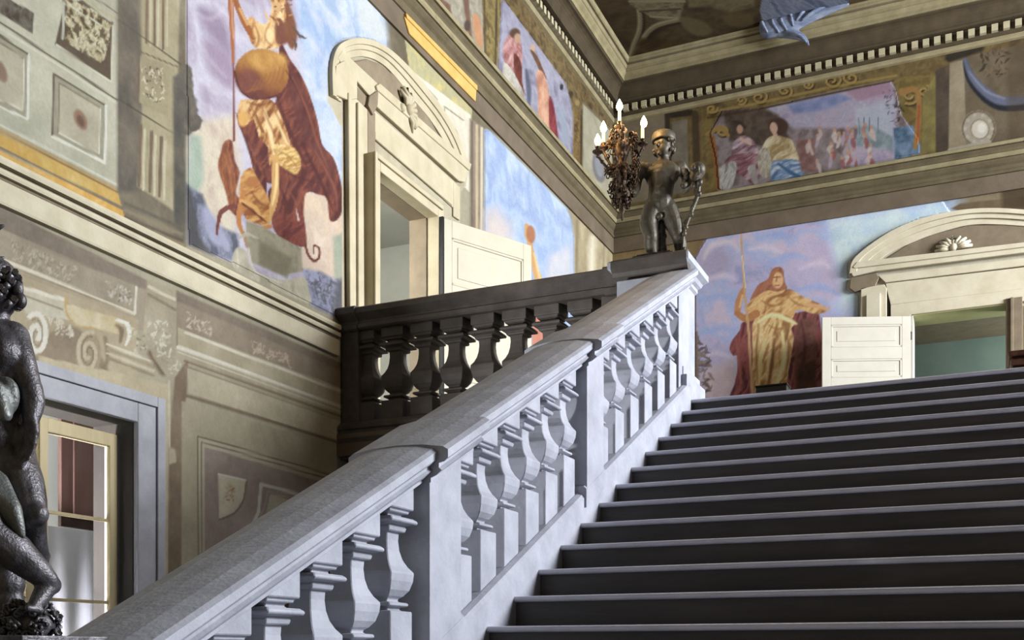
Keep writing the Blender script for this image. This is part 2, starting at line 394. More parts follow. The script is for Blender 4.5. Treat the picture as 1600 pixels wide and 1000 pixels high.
# moulded handrail
rail = [(-2.345,1.150),(-2.325,1.135),(-2.325,1.100),(-2.34,1.085),(-2.362,1.080),(-2.362,1.060),(-2.35,1.048),(-2.372,1.028),(-2.395,1.018),(-2.395,1.0),(-2.42,.985),
        (-2.65,.985),(-2.675,1.0),(-2.675,1.018),(-2.70,1.028),(-2.715,1.06),(-2.745,1.10),(-2.745,1.135),(-2.725,1.15),(-2.64,1.166),(-2.535,1.171),(-2.43,1.166)]
slope_sweep(rail, yBot, yTop+.02, 'handrail', M['stone'], sb)
posts = []
def Yx(px, X):                                                      # y of a pixel column on plane x = X
    return onL(px, 500, X)[0]
postY = [Yx(658, -2.42), Yx(907, -2.42)]
PW = .32
for j, py in enumerate(postY):
    h0 = .19; b = MB()
    # newel block: front flush with string, sloping head under the rail
    b.prism([(-2.66-ox, py-oy, nose_z(py)+h0-oz), (-2.66-ox, py+PW-oy, nose_z(py+PW)+h0-oz), (-2.66-ox, py+PW-oy, nose_z(py+PW)+1.0-oz), (-2.66-ox, py-oy, nose_z(py)+1.0-oz)], (.285, 0, 0))
    b.build('newel_post', M['stone'], sb, bevel=.005)
    # rail breaks forward over each newel
    rr = [((x-XB)*1.26+XB, (h-1.08)*1.06+1.08) for x, h in rail]
    slope_sweep(rr, py-.02, py+PW+.10, 'rail_break', M['stone'], sb)
    # little plinth on the string
    slope_sweep([(-2.69,.10),(-2.372,.10),(-2.372,.215),(-2.39,.235),(-2.68,.235)], py-.02, py+PW+.02, 'newel_plinth', M['stone'], sb)
secs = [(postY[0]-.02-6*.29, postY[0]-.0, 6), (postY[0]+PW, postY[1], 6), (postY[1]+PW, 8.82, 6)]
proto_b = make_baluster('baluster', .80, .205, M['stone'], 0.4986, sb)
first = True
for a, b_, n in secs:
    pitch = (b_-a)/n
    for k in range(n):
        y = a+pitch*(k+.5)
        o = proto_b if first else proto_b.copy()
        if not first: COL.objects.link(o)
        first = False
        o.location = (0, y-oy, nose_z(y)+.19-oz)
# lowest newel beneath the foreground bronze
b = MB(); b.box(-2.80-ox, -2.27-ox, 2.2-oy, 2.75-oy, FLZ-oz, -.12-oz)
b.box(-2.85-ox, -2.22-ox, 2.15-oy, 2.80-oy, -.12-oz, -.06-oz); b.box(-2.83-ox, -2.24-ox, 2.17-oy, 2.78-oy, -.06-oz, .02-oz)
b.build('newel_pedestal', M['stone'], sb, bevel=.01)
# ================================================================ landing balustrade and the corner pedestal
YR = 9.30
lbal = empty('landing_balustrade', (-4.3, YR, ZL))
tag(lbal, 'stone balustrade, shade put into its dark colour, with stout vase balusters along the landing edge above the stairwell', 'balustrade')
def lsweep(prof, x0, x1, name, m, bevel=0):                         # prof (y offset, z)
    b = MB(); b.loft([[(x+4.3, dy, z-ZL) for dy, z in prof] for x in (x0, x1)], False); return b.build(name, m, lbal, bevel)
lsweep([(-.235,2.12),(-.205,2.14),(-.205,2.20),(-.225,2.215),(-.225,2.25),(-.18,2.29),(.18,2.29),(.18,2.18),(.1,2.12)], -5.98, -3.035, 'base_rail', M['stone_shade'])
lsweep([(-.17,1.92),(-.19,1.96),(-.215,2.06),(-.235,2.12),(.0,2.12),(.0,1.92)], -5.98, -2.9, 'slab_edge', M['stone_shade'])
ztop = 3.42
lrail = [(-.17,3.20),(-.19,3.215),(-.19,3.25),(-.165,3.262),(-.165,3.285),(-.20,3.315),(-.235,3.345),(-.235,3.395),(-.215,3.41),(0,3.425),(.215,3.41),(.235,3.395),(.235,3.345),(.19,3.30),(.165,3.26),(.17,3.2)]
lsweep(lrail, -5.98, -3.08, 'handrail', M['stone_shade'])
lsweep([((d)*1.07, (z-3.31)*1.12+3.31) for d, z in lrail], -5.99, -5.78, 'rail_break', M['stone_shade'])
lsweep([((d)*1.07, (z-3.31)*1.12+3.31) for d, z in lrail], -3.20, -3.08, 'rail_break', M['stone_shade'])
b = MB().box(-5.98+4.3, -5.79+4.3, -.16, .16, 2.29-ZL, 3.2-ZL); b.build('end_pier', M['stone_shade'], lbal, bevel=.006)
pbx = make_baluster('baluster', 3.2-2.29, .245, M['stone_shade'], 0, lbal, True)
xs = [onB(p, 560, YR)[0] for p in (578, 622, 668, 714, 762, 811)]
pitch = (xs[-1]-xs[1])/4
xs = [xs[1]+pitch*k for k in range(-1, 9)]
f = True
for x in xs:
    if x > -3.1: continue
    o = pbx if f else pbx.copy()
    if not f: COL.objects.link(o)
    f = False; o.location = (x+4.3, 0, 2.29-ZL)
print('baluster xs', xs)
# corner pedestal carrying the upper statue
ped = empty('corner_pedestal', (-2.74, 9.25, ZL))
tag(ped, 'moulded stone pedestal at the head of the stair balustrade beneath the standing bronze', 'pedestal')
def pb(x0, x1, y0, y1, z0, z1, name, m, bevel=.006):
    return MB().box(x0+2.74, x1+2.74, y0-9.25, y1-9.25, z0-ZL, z1-ZL).build(name, m, ped, bevel)
pb(-3.0, -2.48, 9.0, 9.5, 2.32, 3.22, 'die', M['stone'])
pb(-3.03, -2.40, 8.93, 9.56, ZL-.12, 2.36, 'plinth', M['stone'])
pb(-3.01, -2.44, 8.97, 9.53, 2.36, 2.44, 'plinth_moulding', M['stone'])
pb(-3.0, -2.45, 8.86, 9.0, 2.2, 3.2, 'rail_stop', M['stone'])
b = MB()
cp = [(0,3.20),(.02,3.22),(.02,3.25),(.045,3.27),(.06,3.30),(.10,3.33),(.10,3.385),(.085,3.40),(.03,3.425),(-.1,3.44)]
b.loft([[(-3.0-o+2.74, 9.0-o-9.25, z-ZL), (-2.48+o+2.74, 9.0-o-9.25, z-ZL), (-2.48+o+2.74, 9.5+o-9.25, z-ZL), (-3.0-o+2.74, 9.5+o-9.25, z-ZL)] for o, z in cp], False)
b.build('cap', M['stone'], ped)
b = MB(); fp = [(-o-.003, z) for o, z in cp[1:-1]]+[(.05, 3.42), (.05, 3.22)]
b.loft([[(x+2.74, 9.0+dy-9.25, z-ZL) for dy, z in fp] for x in (-3.07, -2.40)], False)
tag(b.build('shaded_cap_front', M['stone_shade'], ped), 'dark front moulding of the cap, shade put into its colour')  # dark strip over the cap front carries its shade as colour
# ================================================================ canvases for the painted walls
def cols_by_px(px0, px1, step, f):                                  # wall coordinates whose drawing columns are `step` apart
    return [f(p) for p in np.arange(px0, px1+.01, step)]
uL = [0.5, 2, 3.5]+[y for y in cols_by_px(-14, 957, 1.9, lambda p: onL(p, 500)[0]) if y < YB-.005]+[YB]
CL = Canvas(uL, np.concatenate([[FLZ, -1, -.6], np.arange(-.3, 9.3, .0135), [9.95]]), lambda u, v: (XL, u, v), (158, 150, 126))
uB = [XL]+[x for x in cols_by_px(959, 1630, 1.7, lambda p: onB(p, 500)[0])]+[1.5, 3.4, 8.0, 12.0]
CB = Canvas(uB, np.concatenate([[FLZ, .5], np.arange(2.1, 9.3, .017), [9.95]]), lambda u, v: (u, YB, v), (128, 112, 86))
def zline(C, z, x0, x1):                                            # drawing points of a level line at height z between two columns
    out = []
    for p in (x0, x1):
        if C is CL: y = onL(p, 0)[0]; out.append(proj(XL, y, z))
        else: x = onB(p, 0)[0]; out.append(proj(x, YB, z))
    return out
def band(C, z0, z1, x0, x1, P, kind=None, soft=1.0, **k):
    a = zline(C, z0, x0, x1); b = zline(C, z1, x0, x1); C.poly([a[0], a[1], b[1], b[0]], P, kind, soft=soft, **k)
def hl(C, z, x0, x1, w, c, **k): C.stroke(zline(C, z, x0, x1), w, c, **k)
# ================================================================ LEFT WALL
W = CL
W.poly([(-20, -400), (1000, -400), (1000, 1100), (-20, 1100)], [(150, 144, 120), (172, 164, 138)], 'cloud', sc=.9, seed=3)
# --- coffered field, upper left
W.poly([(-20, -60), (186, -60), (186, 320), (-20, 215)], [(156, 156, 134), (184, 182, 160)], 'cloud', sc=1.5, seed=7)
W.stroke([(-20, 22), (186, 158)], 3, (92, 84, 70)); W.stroke([(-20, 30), (186, 163)], 3, (196, 194, 172))
W.stroke([(-20, -98), (186, 34)], 2.5, (170, 160, 120)); W.stroke([(60, -60), (186, 22)], 2, (120, 112, 88))
W.poly([(-20, -20), (53, 20), (51, 52), (-20, 10)], [(66, 56, 44), (110, 106, 92), (74, 62, 50)], 'cloud', sc=9, seed=5)
W.poly([(86, 70), (100, 8), (128, 0), (176, 38), (174, 128)], (92, 78, 62), soft=2)
W.poly([(100, -10), (176, 36), (160, 100), (100, 62)], [(86, 72, 50), (168, 158, 120), (196, 190, 158), (100, 84, 60)], 'cloud', sc=11, seed=8, con=4, jit=4)
W.stroke([(100, 4), (98, 60)], 4, (172, 172, 156)); W.stroke([(101, 5), (160, 40)], 2, (190, 190, 170)); W.stroke([(88, 70), (173, 127)], 2, (205, 202, 180)); W.stroke([(176, 40), (174, 128)], 2.4, (196, 192, 168))
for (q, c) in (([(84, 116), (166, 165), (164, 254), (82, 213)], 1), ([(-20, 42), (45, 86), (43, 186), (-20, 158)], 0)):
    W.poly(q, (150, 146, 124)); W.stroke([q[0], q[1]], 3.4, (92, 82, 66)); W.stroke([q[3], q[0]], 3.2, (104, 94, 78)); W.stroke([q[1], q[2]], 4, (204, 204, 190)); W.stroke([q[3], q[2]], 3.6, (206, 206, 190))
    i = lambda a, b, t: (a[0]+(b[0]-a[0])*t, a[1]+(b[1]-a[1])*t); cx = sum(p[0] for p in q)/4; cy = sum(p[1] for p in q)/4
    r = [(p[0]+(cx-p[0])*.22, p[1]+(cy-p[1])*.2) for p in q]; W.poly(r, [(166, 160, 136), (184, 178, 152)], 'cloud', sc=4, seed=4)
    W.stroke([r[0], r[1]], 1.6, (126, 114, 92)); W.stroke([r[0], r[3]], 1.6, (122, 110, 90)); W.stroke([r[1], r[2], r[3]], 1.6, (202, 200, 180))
W.ell(126, 187, 9, 17, (142, 112, 88), rot=-24, soft=4); W.ell(126, 189, 5, 10, (110, 84, 68), rot=-24, soft=3); W.ell(2, 112, 8, 18, (132, 108, 86), rot=-20, soft=4)
W.stroke([(83, 214), (164, 255)], 3, (210, 210, 192)); W.stroke([(-20, 184), (186, 290)], 3, (198, 198, 180), soft=2)
# ochre bands
W.poly([(-20, 188), (190, 296), (190, 310), (-20, 205)], (168, 148, 104), soft=2)
W.poly([(-20, 198), (192, 306), (192, 324), (-20, 222)], [(196, 156, 76), (206, 178, 104)], 'cloud', sc=6, seed=2)
W.stroke([(-20, 196), (192, 304)], 2, (142, 104, 60)); W.stroke([(-20, 221), (192, 326)], 4, (122, 112, 92))
W.poly([(-20, 225), (196, 330), (196, 348), (-20, 247)], [(208, 160, 74), (222, 178, 96), (200, 158, 84)], 'cloud', sc=6, seed=9)
W.stroke([(-20, 250), (198, 352)], 4, (214, 206, 180)); 
# --- dark pilaster
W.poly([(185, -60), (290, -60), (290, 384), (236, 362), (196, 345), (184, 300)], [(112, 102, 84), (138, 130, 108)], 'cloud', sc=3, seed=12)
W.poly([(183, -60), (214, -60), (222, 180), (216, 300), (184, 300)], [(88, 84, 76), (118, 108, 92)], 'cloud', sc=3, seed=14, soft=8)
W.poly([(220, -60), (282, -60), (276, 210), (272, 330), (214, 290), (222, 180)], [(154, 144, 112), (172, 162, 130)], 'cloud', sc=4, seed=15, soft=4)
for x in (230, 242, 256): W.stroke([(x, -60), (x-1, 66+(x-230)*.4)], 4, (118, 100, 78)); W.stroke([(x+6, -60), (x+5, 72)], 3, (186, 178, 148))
W.stroke([(218, 80), (276, 104)], 2, (108, 98, 78)); W.stroke([(186, 30), (282, 100)], 1.6, (88, 80, 64)); W.stroke([(184, 155), (282, 214)], 1.8, (84, 76, 62))
W.poly([(218, 86), (264, 104), (262, 182), (216, 160)], [(160, 150, 118), (150, 138, 108)], 'cloud', sc=5, seed=2)
W.stroke([(218, 86), (216, 160)], 3, (112, 98, 78))
W.specks([(221, 104), (256, 108), (258, 150), (246, 162), (224, 148)], 60, [(206, 200, 172), (196, 188, 160), (84, 74, 58), (212, 206, 180)], 3.4, 3)
for x, w_ in ((219, 4), (236, 4), (251, 4)):
    W.stroke([(x+1, 196+(x-219)*.6), (x-2, 290+(x-219)*.5)], 5, (116, 98, 78)); W.stroke([(x+7, 202+(x-219)*.6), (x+5, 296+(x-219)*.5)], 4, (190, 182, 152))
W.poly([(270, 120), (290, 110), (290, 384), (272, 376)], [(84, 82, 74), (120, 112, 96)], 'cloud', sc=4, seed=6, soft=5)
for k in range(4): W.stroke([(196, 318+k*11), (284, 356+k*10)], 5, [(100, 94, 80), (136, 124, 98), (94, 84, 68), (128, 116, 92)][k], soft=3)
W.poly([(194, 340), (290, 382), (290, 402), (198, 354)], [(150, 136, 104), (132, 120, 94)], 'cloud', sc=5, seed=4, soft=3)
# --- wall beyond fresco: around and above the first door
W.poly([(590, -60), (1000, -60), (1000, 360), (900, 300), (760, 200), (700, 260), (600, 80)], [(122, 112, 88), (146, 134, 106)], 'cloud', sc=2, seed=22, soft=2)
W.poly([(598, -60), (634, -30), (640, 120), (604, 70)], [(104, 94, 74), (122, 112, 90)], 'cloud', sc=3, seed=2)
W.poly([(628, 28), (739, 140), (736, 196), (640, 112)], [(196, 184, 128), (176, 172, 132), (206, 190, 120)], 'cloud', sc=4, seed=21)
W.poly([(626, 25), (739, 140), (738, 158), (634, 52)], [(226, 184, 96), (214, 170, 88)], 'cloud', sc=5, seed=23)
W.stroke([(634, 55), (738, 160)], 2, (140, 126, 84)); W.stroke([(634, 30), (738, 144)], 2, (236, 204, 132))
W.poly([(640, 108), (736, 180), (733, 300), (640, 200)], [(214, 206, 182), (226, 220, 200)], 'cloud', sc=4, seed=25)
W.stroke([(694, 166), (724, 188)], 2, (150, 140, 116)); W.stroke([(694, 166), (696, 200)], 1.8, (160, 150, 126)); W.ell(711, 209, 4, 9, (176, 146, 104), rot=-15, soft=2)
W.stroke([(660, 130), (684, 156)], 2, (168, 160, 138))
W.poly([(733, 184), (757, 200), (757, 470), (733, 470)], [(138, 124, 104), (158, 144, 122)], 'cloud', sc=4, seed=27)
W.stroke([(745, 196), (745, 470)], 3.4, (196, 176, 142)); W.stroke([(753, 200), (751, 470)], 3.4, (208, 198, 172)); W.stroke([(738, 190), (738, 470)], 4, (118, 106, 92))
W.poly([(896, 330), (960, 360), (960, 480), (896, 480)], [(168, 152, 116), (198, 184, 146)], 'cloud', sc=3, seed=28)
W.stroke([(926, 372), (924, 440)], 9, (236, 228, 200), soft=10); W.stroke([(902, 345), (900, 450)], 5, (146, 132, 100), soft=4); W.stroke([(944, 380), (942, 440)], 3, (160, 146, 112), soft=2)
# --- frieze register above the middle cornice
band(W, 7.5, 9.4, 560, 960, [(96, 78, 48), (130, 108, 68), (84, 68, 44)], 'cloud', sc=7, seed=31)
W.poly([(668, -40), (752, -40), (756, 80), (748, 82), (700, 40), (668, 10)], [(178, 172, 150), (150, 142, 122), (188, 182, 160)], 'cloud', sc=6, seed=32)
for p in (((672, -10), (700, 10), (706, 40)), ((726, -20), (730, 20), (736, 60))): W.stroke(p, [10, 8, 4], (118, 88, 70), soft=3)
W.poly([(738, 24), (750, 30), (754, 78), (744, 66)], (196, 140, 100), soft=3, sm=3); W.ell(730, 40, 5, 9, (86, 66, 60), soft=2)
W.poly([(755, -40), (784, -40), (778, 110), (757, 84)], [(128, 112, 62), (154, 134, 80), (100, 84, 50)], 'cloud', sc=8, seed=33)
W.stroke([(757, -30), (758, 84)], 3, (90, 76, 52)); W.stroke([(777, -30), (774, 100)], 3, (78, 66, 46))
for t in np.linspace(0, 1, 14): W.ell(792+t*130, 10+t*178, 4, 5, (156, 132, 78) if int(t*13) % 2 else (70, 56, 36), soft=2.5)
W.poly([(884, 150), (910, 188), (908, 282), (896, 262)], [(110, 86, 46), (140, 112, 62), (86, 66, 40)], 'cloud', sc=8, seed=35)
W.stroke([(909, 180), (907, 290)], 3, (70, 58, 40))
W.poly([(911, 160), (957, 205), (957, 318), (911, 275)], [(160, 154, 128), (178, 172, 146)], 'cloud', sc=4, seed=36)
W.stroke([(911, 160), (957, 206)], 3, (120, 110, 84)); W.ell(936, 262, 10, 24, (120, 118, 118), rot=-10, soft=3); W.ell(936, 260, 6, 17, (140, 142, 148), rot=-10, soft=2)
# --- lower register under the string course
Zs = 2.94
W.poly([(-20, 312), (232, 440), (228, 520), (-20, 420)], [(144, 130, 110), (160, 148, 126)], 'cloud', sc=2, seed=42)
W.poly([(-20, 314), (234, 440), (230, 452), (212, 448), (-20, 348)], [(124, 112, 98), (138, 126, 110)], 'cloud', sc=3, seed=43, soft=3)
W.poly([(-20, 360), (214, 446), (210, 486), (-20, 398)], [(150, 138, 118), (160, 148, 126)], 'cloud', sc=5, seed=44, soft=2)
W.specks([(16, 372), (118, 418), (122, 446), (20, 404)], 130, [(178, 168, 146), (184, 176, 156), (132, 120, 102)], 3.4, 5)
W.specks([(166, 438), (206, 454), (206, 478), (166, 462)], 60, [(192, 188, 172), (176, 172, 156), (108, 98, 84)], 3.2, 6)
W.stroke([(213, 448), (211, 489)], 3.4, (206, 202, 184)); W.stroke([(-20, 396), (211, 490)], 4.4, (208, 200, 176)); W.stroke([(-20, 404), (211, 497)], 5, (166, 152, 124), soft=2)
W.poly([(-20, 408), (216, 500), (216, 600), (-20, 600)], [(162, 148, 118), (182, 168, 138)], 'cloud', sc=2, seed=45)
# broken scroll pediment over the window
W.poly([(30, 450), (100, 470), (108, 500), (40, 490)], [(196, 190, 168), (180, 172, 148)], 'cloud', sc=5, seed=3, soft=2)
W.stroke([(38, 450), (98, 468)], 6, (212, 206, 186)); W.stroke([(38, 462), (98, 484)], 3, (150, 138, 112))
W.stroke([(102, 466), (108, 492), (130, 506), (160, 510), (186, 516)], [3, 8, 12, 10, 7], (188, 156, 96), soft=3, sm=4)
W.poly([(104, 476), (150, 488), (188, 500), (186, 522), (150, 512), (118, 506)], [(206, 196, 168), (190, 174, 130)], 'cloud', sc=5, seed=3, sm=3)
W.poly([(60, 552), (78, 520), (120, 512), (160, 560), (170, 600), (110, 594), (50, 574)], [(132, 116, 96), (150, 134, 110)], 'cloud', sc=4, seed=46, soft=5, sm=3)
W.specks([(74, 494), (112, 506), (116, 528), (84, 522)], 34, [(214, 208, 188), (202, 194, 172)], 4, 8)
W.spiral(57, 524, 18, 36, 8, (212, 208, 192), turns=1.5, ph=-2.2, sg=1); W.spiral(57, 524, 12, 28, 2, (140, 128, 108), turns=1.2, ph=-2.2)
W.ell(138, 552, 20, 36, (158, 142, 114), soft=3); W.spiral(138, 552, 19, 34, 6, (186, 174, 146), turns=1.6, ph=-1.2, sg=-1); W.spiral(139, 552, 14, 27, 2, (128, 112, 88), turns=1.3, ph=-1.2, sg=-1)
W.stroke([(164, 528), (168, 560), (156, 590)], 5, (132, 116, 92), soft=5, sm=4)
W.stroke([(182, 500), (198, 506), (202, 524), (196, 540)], [4, 7, 6, 3], (214, 212, 198), sm=4); W.stroke([(182, 508), (190, 516), (188, 534)], [4, 8, 4], (128, 110, 88), sm=3, soft=3)
W.specks([(204, 512), (228, 522), (232, 548), (210, 548)], 30, [(196, 190, 166), (122, 112, 84), (176, 170, 140)], 4, 9)
for k, c in enumerate([(206, 198, 172), (160, 146, 116), (196, 186, 158), (150, 136, 108)]): W.stroke([(168, 538+k*7), (240, 566+k*7)], 4, c)
W.stroke([(238, 552), (256, 580)], 14, (118, 98, 78), soft=6)
# divider strip with little putto corbel
W.poly([(230, 436), (275, 455), (272, 900), (262, 900), (262, 590), (240, 560), (224, 520)], [(156, 146, 120), (176, 166, 140)], 'cloud', sc=3, seed=47, soft=2)
W.stroke([(232, 448), (274, 468)], 5, (196, 186, 160)); W.stroke([(232, 460), (274, 484)], 4, (130, 116, 94), soft=2); W.stroke([(278, 458), (278, 540)], 5, (128, 114, 94), soft=2)
W.specks([(232, 494), (262, 504), (270, 570), (244, 560), (234, 530)], 70, [(198, 192, 170), (210, 206, 188), (150, 140, 116), (172, 164, 138)], 5, 10)
W.specks([(262, 552), (284, 560), (286, 586), (266, 584)], 24, [(204, 196, 172), (180, 170, 140)], 4, 11)
W.poly([(273, 590), (294, 560), (292, 618), (286, 640), (284, 900), (262, 900), (264, 700)], [(120, 102, 82), (136, 118, 96)], 'cloud', sc=4, seed=48, soft=3)
W.stroke([(264, 596), (265, 700)], 3, (192, 184, 158)); W.poly([(263, 698), (274, 702), (276, 722), (264, 726)], (176, 162, 134), soft=2)
# yellow-beige jamb right of the window
W.poly([(60, 556), (262, 600), (262, 900), (246, 900), (246, 628), (60, 566)], [(176, 164, 132), (190, 178, 146)], 'cloud', sc=3, seed=49)
# right-hand lower panels
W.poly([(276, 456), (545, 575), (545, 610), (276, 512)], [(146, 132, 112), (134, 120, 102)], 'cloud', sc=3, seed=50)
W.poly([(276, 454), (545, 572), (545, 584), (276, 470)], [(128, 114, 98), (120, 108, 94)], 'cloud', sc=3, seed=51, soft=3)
W.specks([(292, 488), (330, 504), (330, 524), (292, 510)], 46, [(182, 168, 146), (190, 176, 154)], 3.6, 12)
W.specks([(392, 532), (452, 556), (454, 574), (394, 548)], 66, [(186, 168, 148), (176, 158, 138)], 3.6, 13)
W.poly([(278, 512), (545, 612), (545, 652), (278, 558)], [(158, 148, 120), (174, 164, 136)], 'cloud', sc=4, seed=52)
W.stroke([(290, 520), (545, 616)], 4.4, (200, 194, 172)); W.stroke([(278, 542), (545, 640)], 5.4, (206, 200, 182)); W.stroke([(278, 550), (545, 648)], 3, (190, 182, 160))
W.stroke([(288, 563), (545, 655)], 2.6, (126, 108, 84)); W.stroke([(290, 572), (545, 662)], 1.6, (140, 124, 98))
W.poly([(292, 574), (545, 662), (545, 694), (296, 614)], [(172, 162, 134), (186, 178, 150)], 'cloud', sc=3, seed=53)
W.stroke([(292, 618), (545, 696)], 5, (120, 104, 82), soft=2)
W.poly([(284, 626), (545, 704), (545, 1000), (284, 1000)], [(152, 144, 118), (168, 158, 132)], 'cloud', sc=2.5, seed=54)
W.poly([(310, 682), (545, 752), (545, 1000), (310, 1000)], (170, 162, 136))
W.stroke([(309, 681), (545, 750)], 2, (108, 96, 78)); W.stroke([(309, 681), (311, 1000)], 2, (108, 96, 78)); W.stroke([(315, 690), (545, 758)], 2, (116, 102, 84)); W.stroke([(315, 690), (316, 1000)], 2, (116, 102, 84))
W.poly([(320, 698), (545, 766), (545, 1000), (320, 1000)], [(132, 116, 106), (146, 130, 120)], 'cloud', sc=3, seed=55)
W.poly([(341, 740), (384, 750), (380, 780), (366, 800), (342, 811)], [(176, 168, 142), (186, 178, 152)], 'cloud', sc=4, seed=56, sm=0)
W.stroke([(341, 740), (384, 750)], 2, (196, 190, 168)); W.stroke([(385, 752), (380, 782), (366, 802), (342, 812)], 2, (104, 90, 78), sm=4)
W.specks([(352, 756), (366, 760), (364, 784), (354, 784)], 16, [(140, 108, 76), (166, 136, 100)], 4, 14)
W.stroke([(390, 830), (404, 800), (408, 756), (480, 776), (530, 790)], 5, (186, 182, 166)); W.stroke([(402, 818), (414, 790), (418, 768), (480, 786)], 2, (150, 140, 122)); W.poly([(422, 772), (520, 800), (500, 860), (410, 830)], [(150, 146, 122), (164, 158, 134)], 'cloud', sc=3, seed=57)
# ================================================================ unseen sides of the room
struct(MB().box(12.0, 12.1, -3, YB+.2, FLZ, 9.9).build('wall_right', M['umber']))
struct(MB().box(-6.2, 12.1, -3.1, -3, FLZ, 9.9).build('wall_front', M['umber']))
struct(MB().box(-6.4, 12.1, -3.1, YB+.3, 9.95, 10.05).build('ceiling_void', M['umber']))
# ================================================================ FRESCO 1: warrior with shield (left wall)
fr1 = [(290, -60), (575, -60), (592, 8), (604, 60), (604, 120), (700, 260), (700, 400), (545, 500), (541, 502), (476, 470), (400, 430), (356, 408), (294, 382)]
P = (198, 196, 214)
W.poly(fr1, [(182, 178, 200), (198, 196, 212), (164, 152, 172)], 'cloud', sc=1.8, sx=.8, seed=61)
W.poly([(455, -60), (600, -60), (605, 70), (620, 130), (620, 420), (500, 420), (470, 100)], [(150, 176, 214), (178, 196, 224), (196, 208, 224), (158, 182, 214)], 'cloud', sc=2.2, seed=62, soft=14)
W.poly([(560, -20), (596, 20), (604, 60), (590, 66), (560, 40)], (200, 208, 210), soft=14)
W.poly([(310, 10), (350, 30), (362, 90), (340, 70), (316, 40)], (146, 130, 154), soft=16, sm=3); W.poly([(318, 60), (362, 90), (362, 140), (326, 110)], (158, 140, 164), soft=16, sm=3)
for q in (((306, 60), (330, 96), (352, 120)), ((300, 110), (330, 140), (358, 150)), ((304, 150), (336, 176), (356, 180)), ((306, 20), (330, 30), (352, 10)), ((470, 10), (520, 40), (560, 30)), ((480, 60), (510, 100), (530, 160)), ((500, 120), (520, 170), (534, 230))):
    W.stroke(q, [2, 6, 2], (206, 200, 214), soft=7, a=.4, sm=4)
W.poly([(300, 190), (366, 180), (376, 260), (366, 380), (310, 330), (294, 240)], [(204, 190, 172), (212, 202, 178), (196, 178, 160)], 'cloud', sc=4, seed=63, soft=18)
W.poly([(296, 210), (314, 214), (318, 280), (300, 320), (292, 290)], [(158, 176, 158), (176, 190, 172)], 'cloud', sc=4, seed=64, soft=9)
W.poly([(292, 290), (316, 304), (332, 350), (372, 366), (374, 410), (352, 406), (294, 380)], [(92, 96, 112), (136, 142, 166), (118, 122, 140), (156, 160, 182)], 'cloud', sc=6, seed=65, soft=6, con=3.5)
W.poly([(318, 320), (346, 356), (356, 380), (336, 384), (320, 360)], (156, 160, 186), soft=8, sm=3)
W.poly([(290, 286), (300, 300), (312, 370), (332, 398), (294, 382)], (84, 84, 86), soft=7)
W.poly([(472, 300), (520, 300), (545, 330), (545, 440), (470, 420), (470, 340)], [(216, 194, 168), (206, 186, 166), (222, 204, 182)], 'cloud', sc=5, seed=66, soft=8)
W.poly([(520, 370), (545, 360), (545, 470), (522, 440)], [(146, 158, 140), (166, 172, 152)], 'cloud', sc=5, seed=67, soft=6)
W.poly([(470, 420), (500, 424), (520, 436), (545, 440), (545, 506), (486, 478), (480, 440)], [(112, 114, 134), (140, 144, 172), (88, 88, 96), (150, 154, 184)], 'cloud', sc=7, seed=68, soft=6, con=3.4)
W.poly([(526, 440), (545, 430), (545, 506), (520, 492)], (92, 92, 98), soft=9)
# dark foliage edge at the left
W.poly([(288, 96), (298, 106), (304, 150), (308, 178), (316, 190), (308, 204), (296, 214), (288, 210)], [(84, 80, 72), (118, 110, 98)], 'cloud', sc=9, seed=70, soft=3, jit=5)
W.poly([(404, 210), (425, 205), (430, 284), (408, 280)], (206, 196, 204), soft=4)
# cloak
BR = [(92, 48, 46), (116, 62, 54), (142, 80, 60), (100, 54, 52)]
W.poly([(436, 70), (452, 92), (470, 118), (484, 150), (496, 190), (503, 226), (520, 246), (530, 276), (536, 312), (532, 336), (522, 346), (514, 342), (510, 310), (496, 304), (484, 300), (476, 306), (474, 340), (478, 370), (474, 386), (450, 378), (428, 360), (418, 300), (430, 290), (400, 278), (392, 240), (380, 212), (376, 180), (430, 160)], BR, 'fold', ang=66, fr=.13, seed=71, soft=1.6, sm=3)
W.poly([(440, 90), (468, 124), (486, 172), (498, 226), (524, 260), (520, 300), (496, 250), (470, 200), (450, 150)], [(118, 72, 66), (96, 52, 50)], 'fold', ang=62, fr=.15, seed=77, soft=6, a=.8)
# left swag of cloak and tunic edge
W.poly([(368, 176), (380, 190), (396, 240), (404, 264), (416, 280), (416, 304), (402, 296), (384, 220), (372, 196)], BR, 'fold', ang=70, fr=.2, seed=72, soft=1.4)
# torso, arms
GO = [(134, 82, 48), (184, 130, 76), (216, 172, 112), (232, 200, 144)]
W.poly([(384, 34), (392, 26), (402, 34), (412, 38), (420, 30), (424, 8), (418, -10), (430, -20), (446, 0), (452, 26), (456, 44), (448, 60), (436, 72), (430, 76), (404, 76), (394, 70), (386, 52)], GO, 'fold', ang=70, fr=.22, seed=73, soft=1.6, sm=3)
W.poly([(430, 30), (446, 36), (458, 34), (460, 48), (450, 66), (432, 68)], (122, 72, 56), soft=5, sm=3)
W.poly([(446, 0), (458, 26), (464, 56), (458, 76), (450, 70), (444, 40)], (128, 80, 56), soft=4, sm=3)
W.stroke([(364, -10), (372, 14), (384, 40), (396, 58)], [8, 9, 10, 10], (160, 96, 52), sm=4); W.stroke([(374, 14), (386, 38)], 4, (210, 160, 98), soft=2)
W.stroke([(414, 20), (418, 30)], 3, (214, 176, 120)); W.ell(404, 50, 9, 12, (222, 182, 118), soft=5); W.ell(420, 56, 8, 12, (236, 206, 148), soft=5)
W.specks([(420, -14), (450, -10), (458, 50), (424, 30)], 30, [(232, 196, 130), (128, 78, 46), (200, 146, 84)], 5, 15)
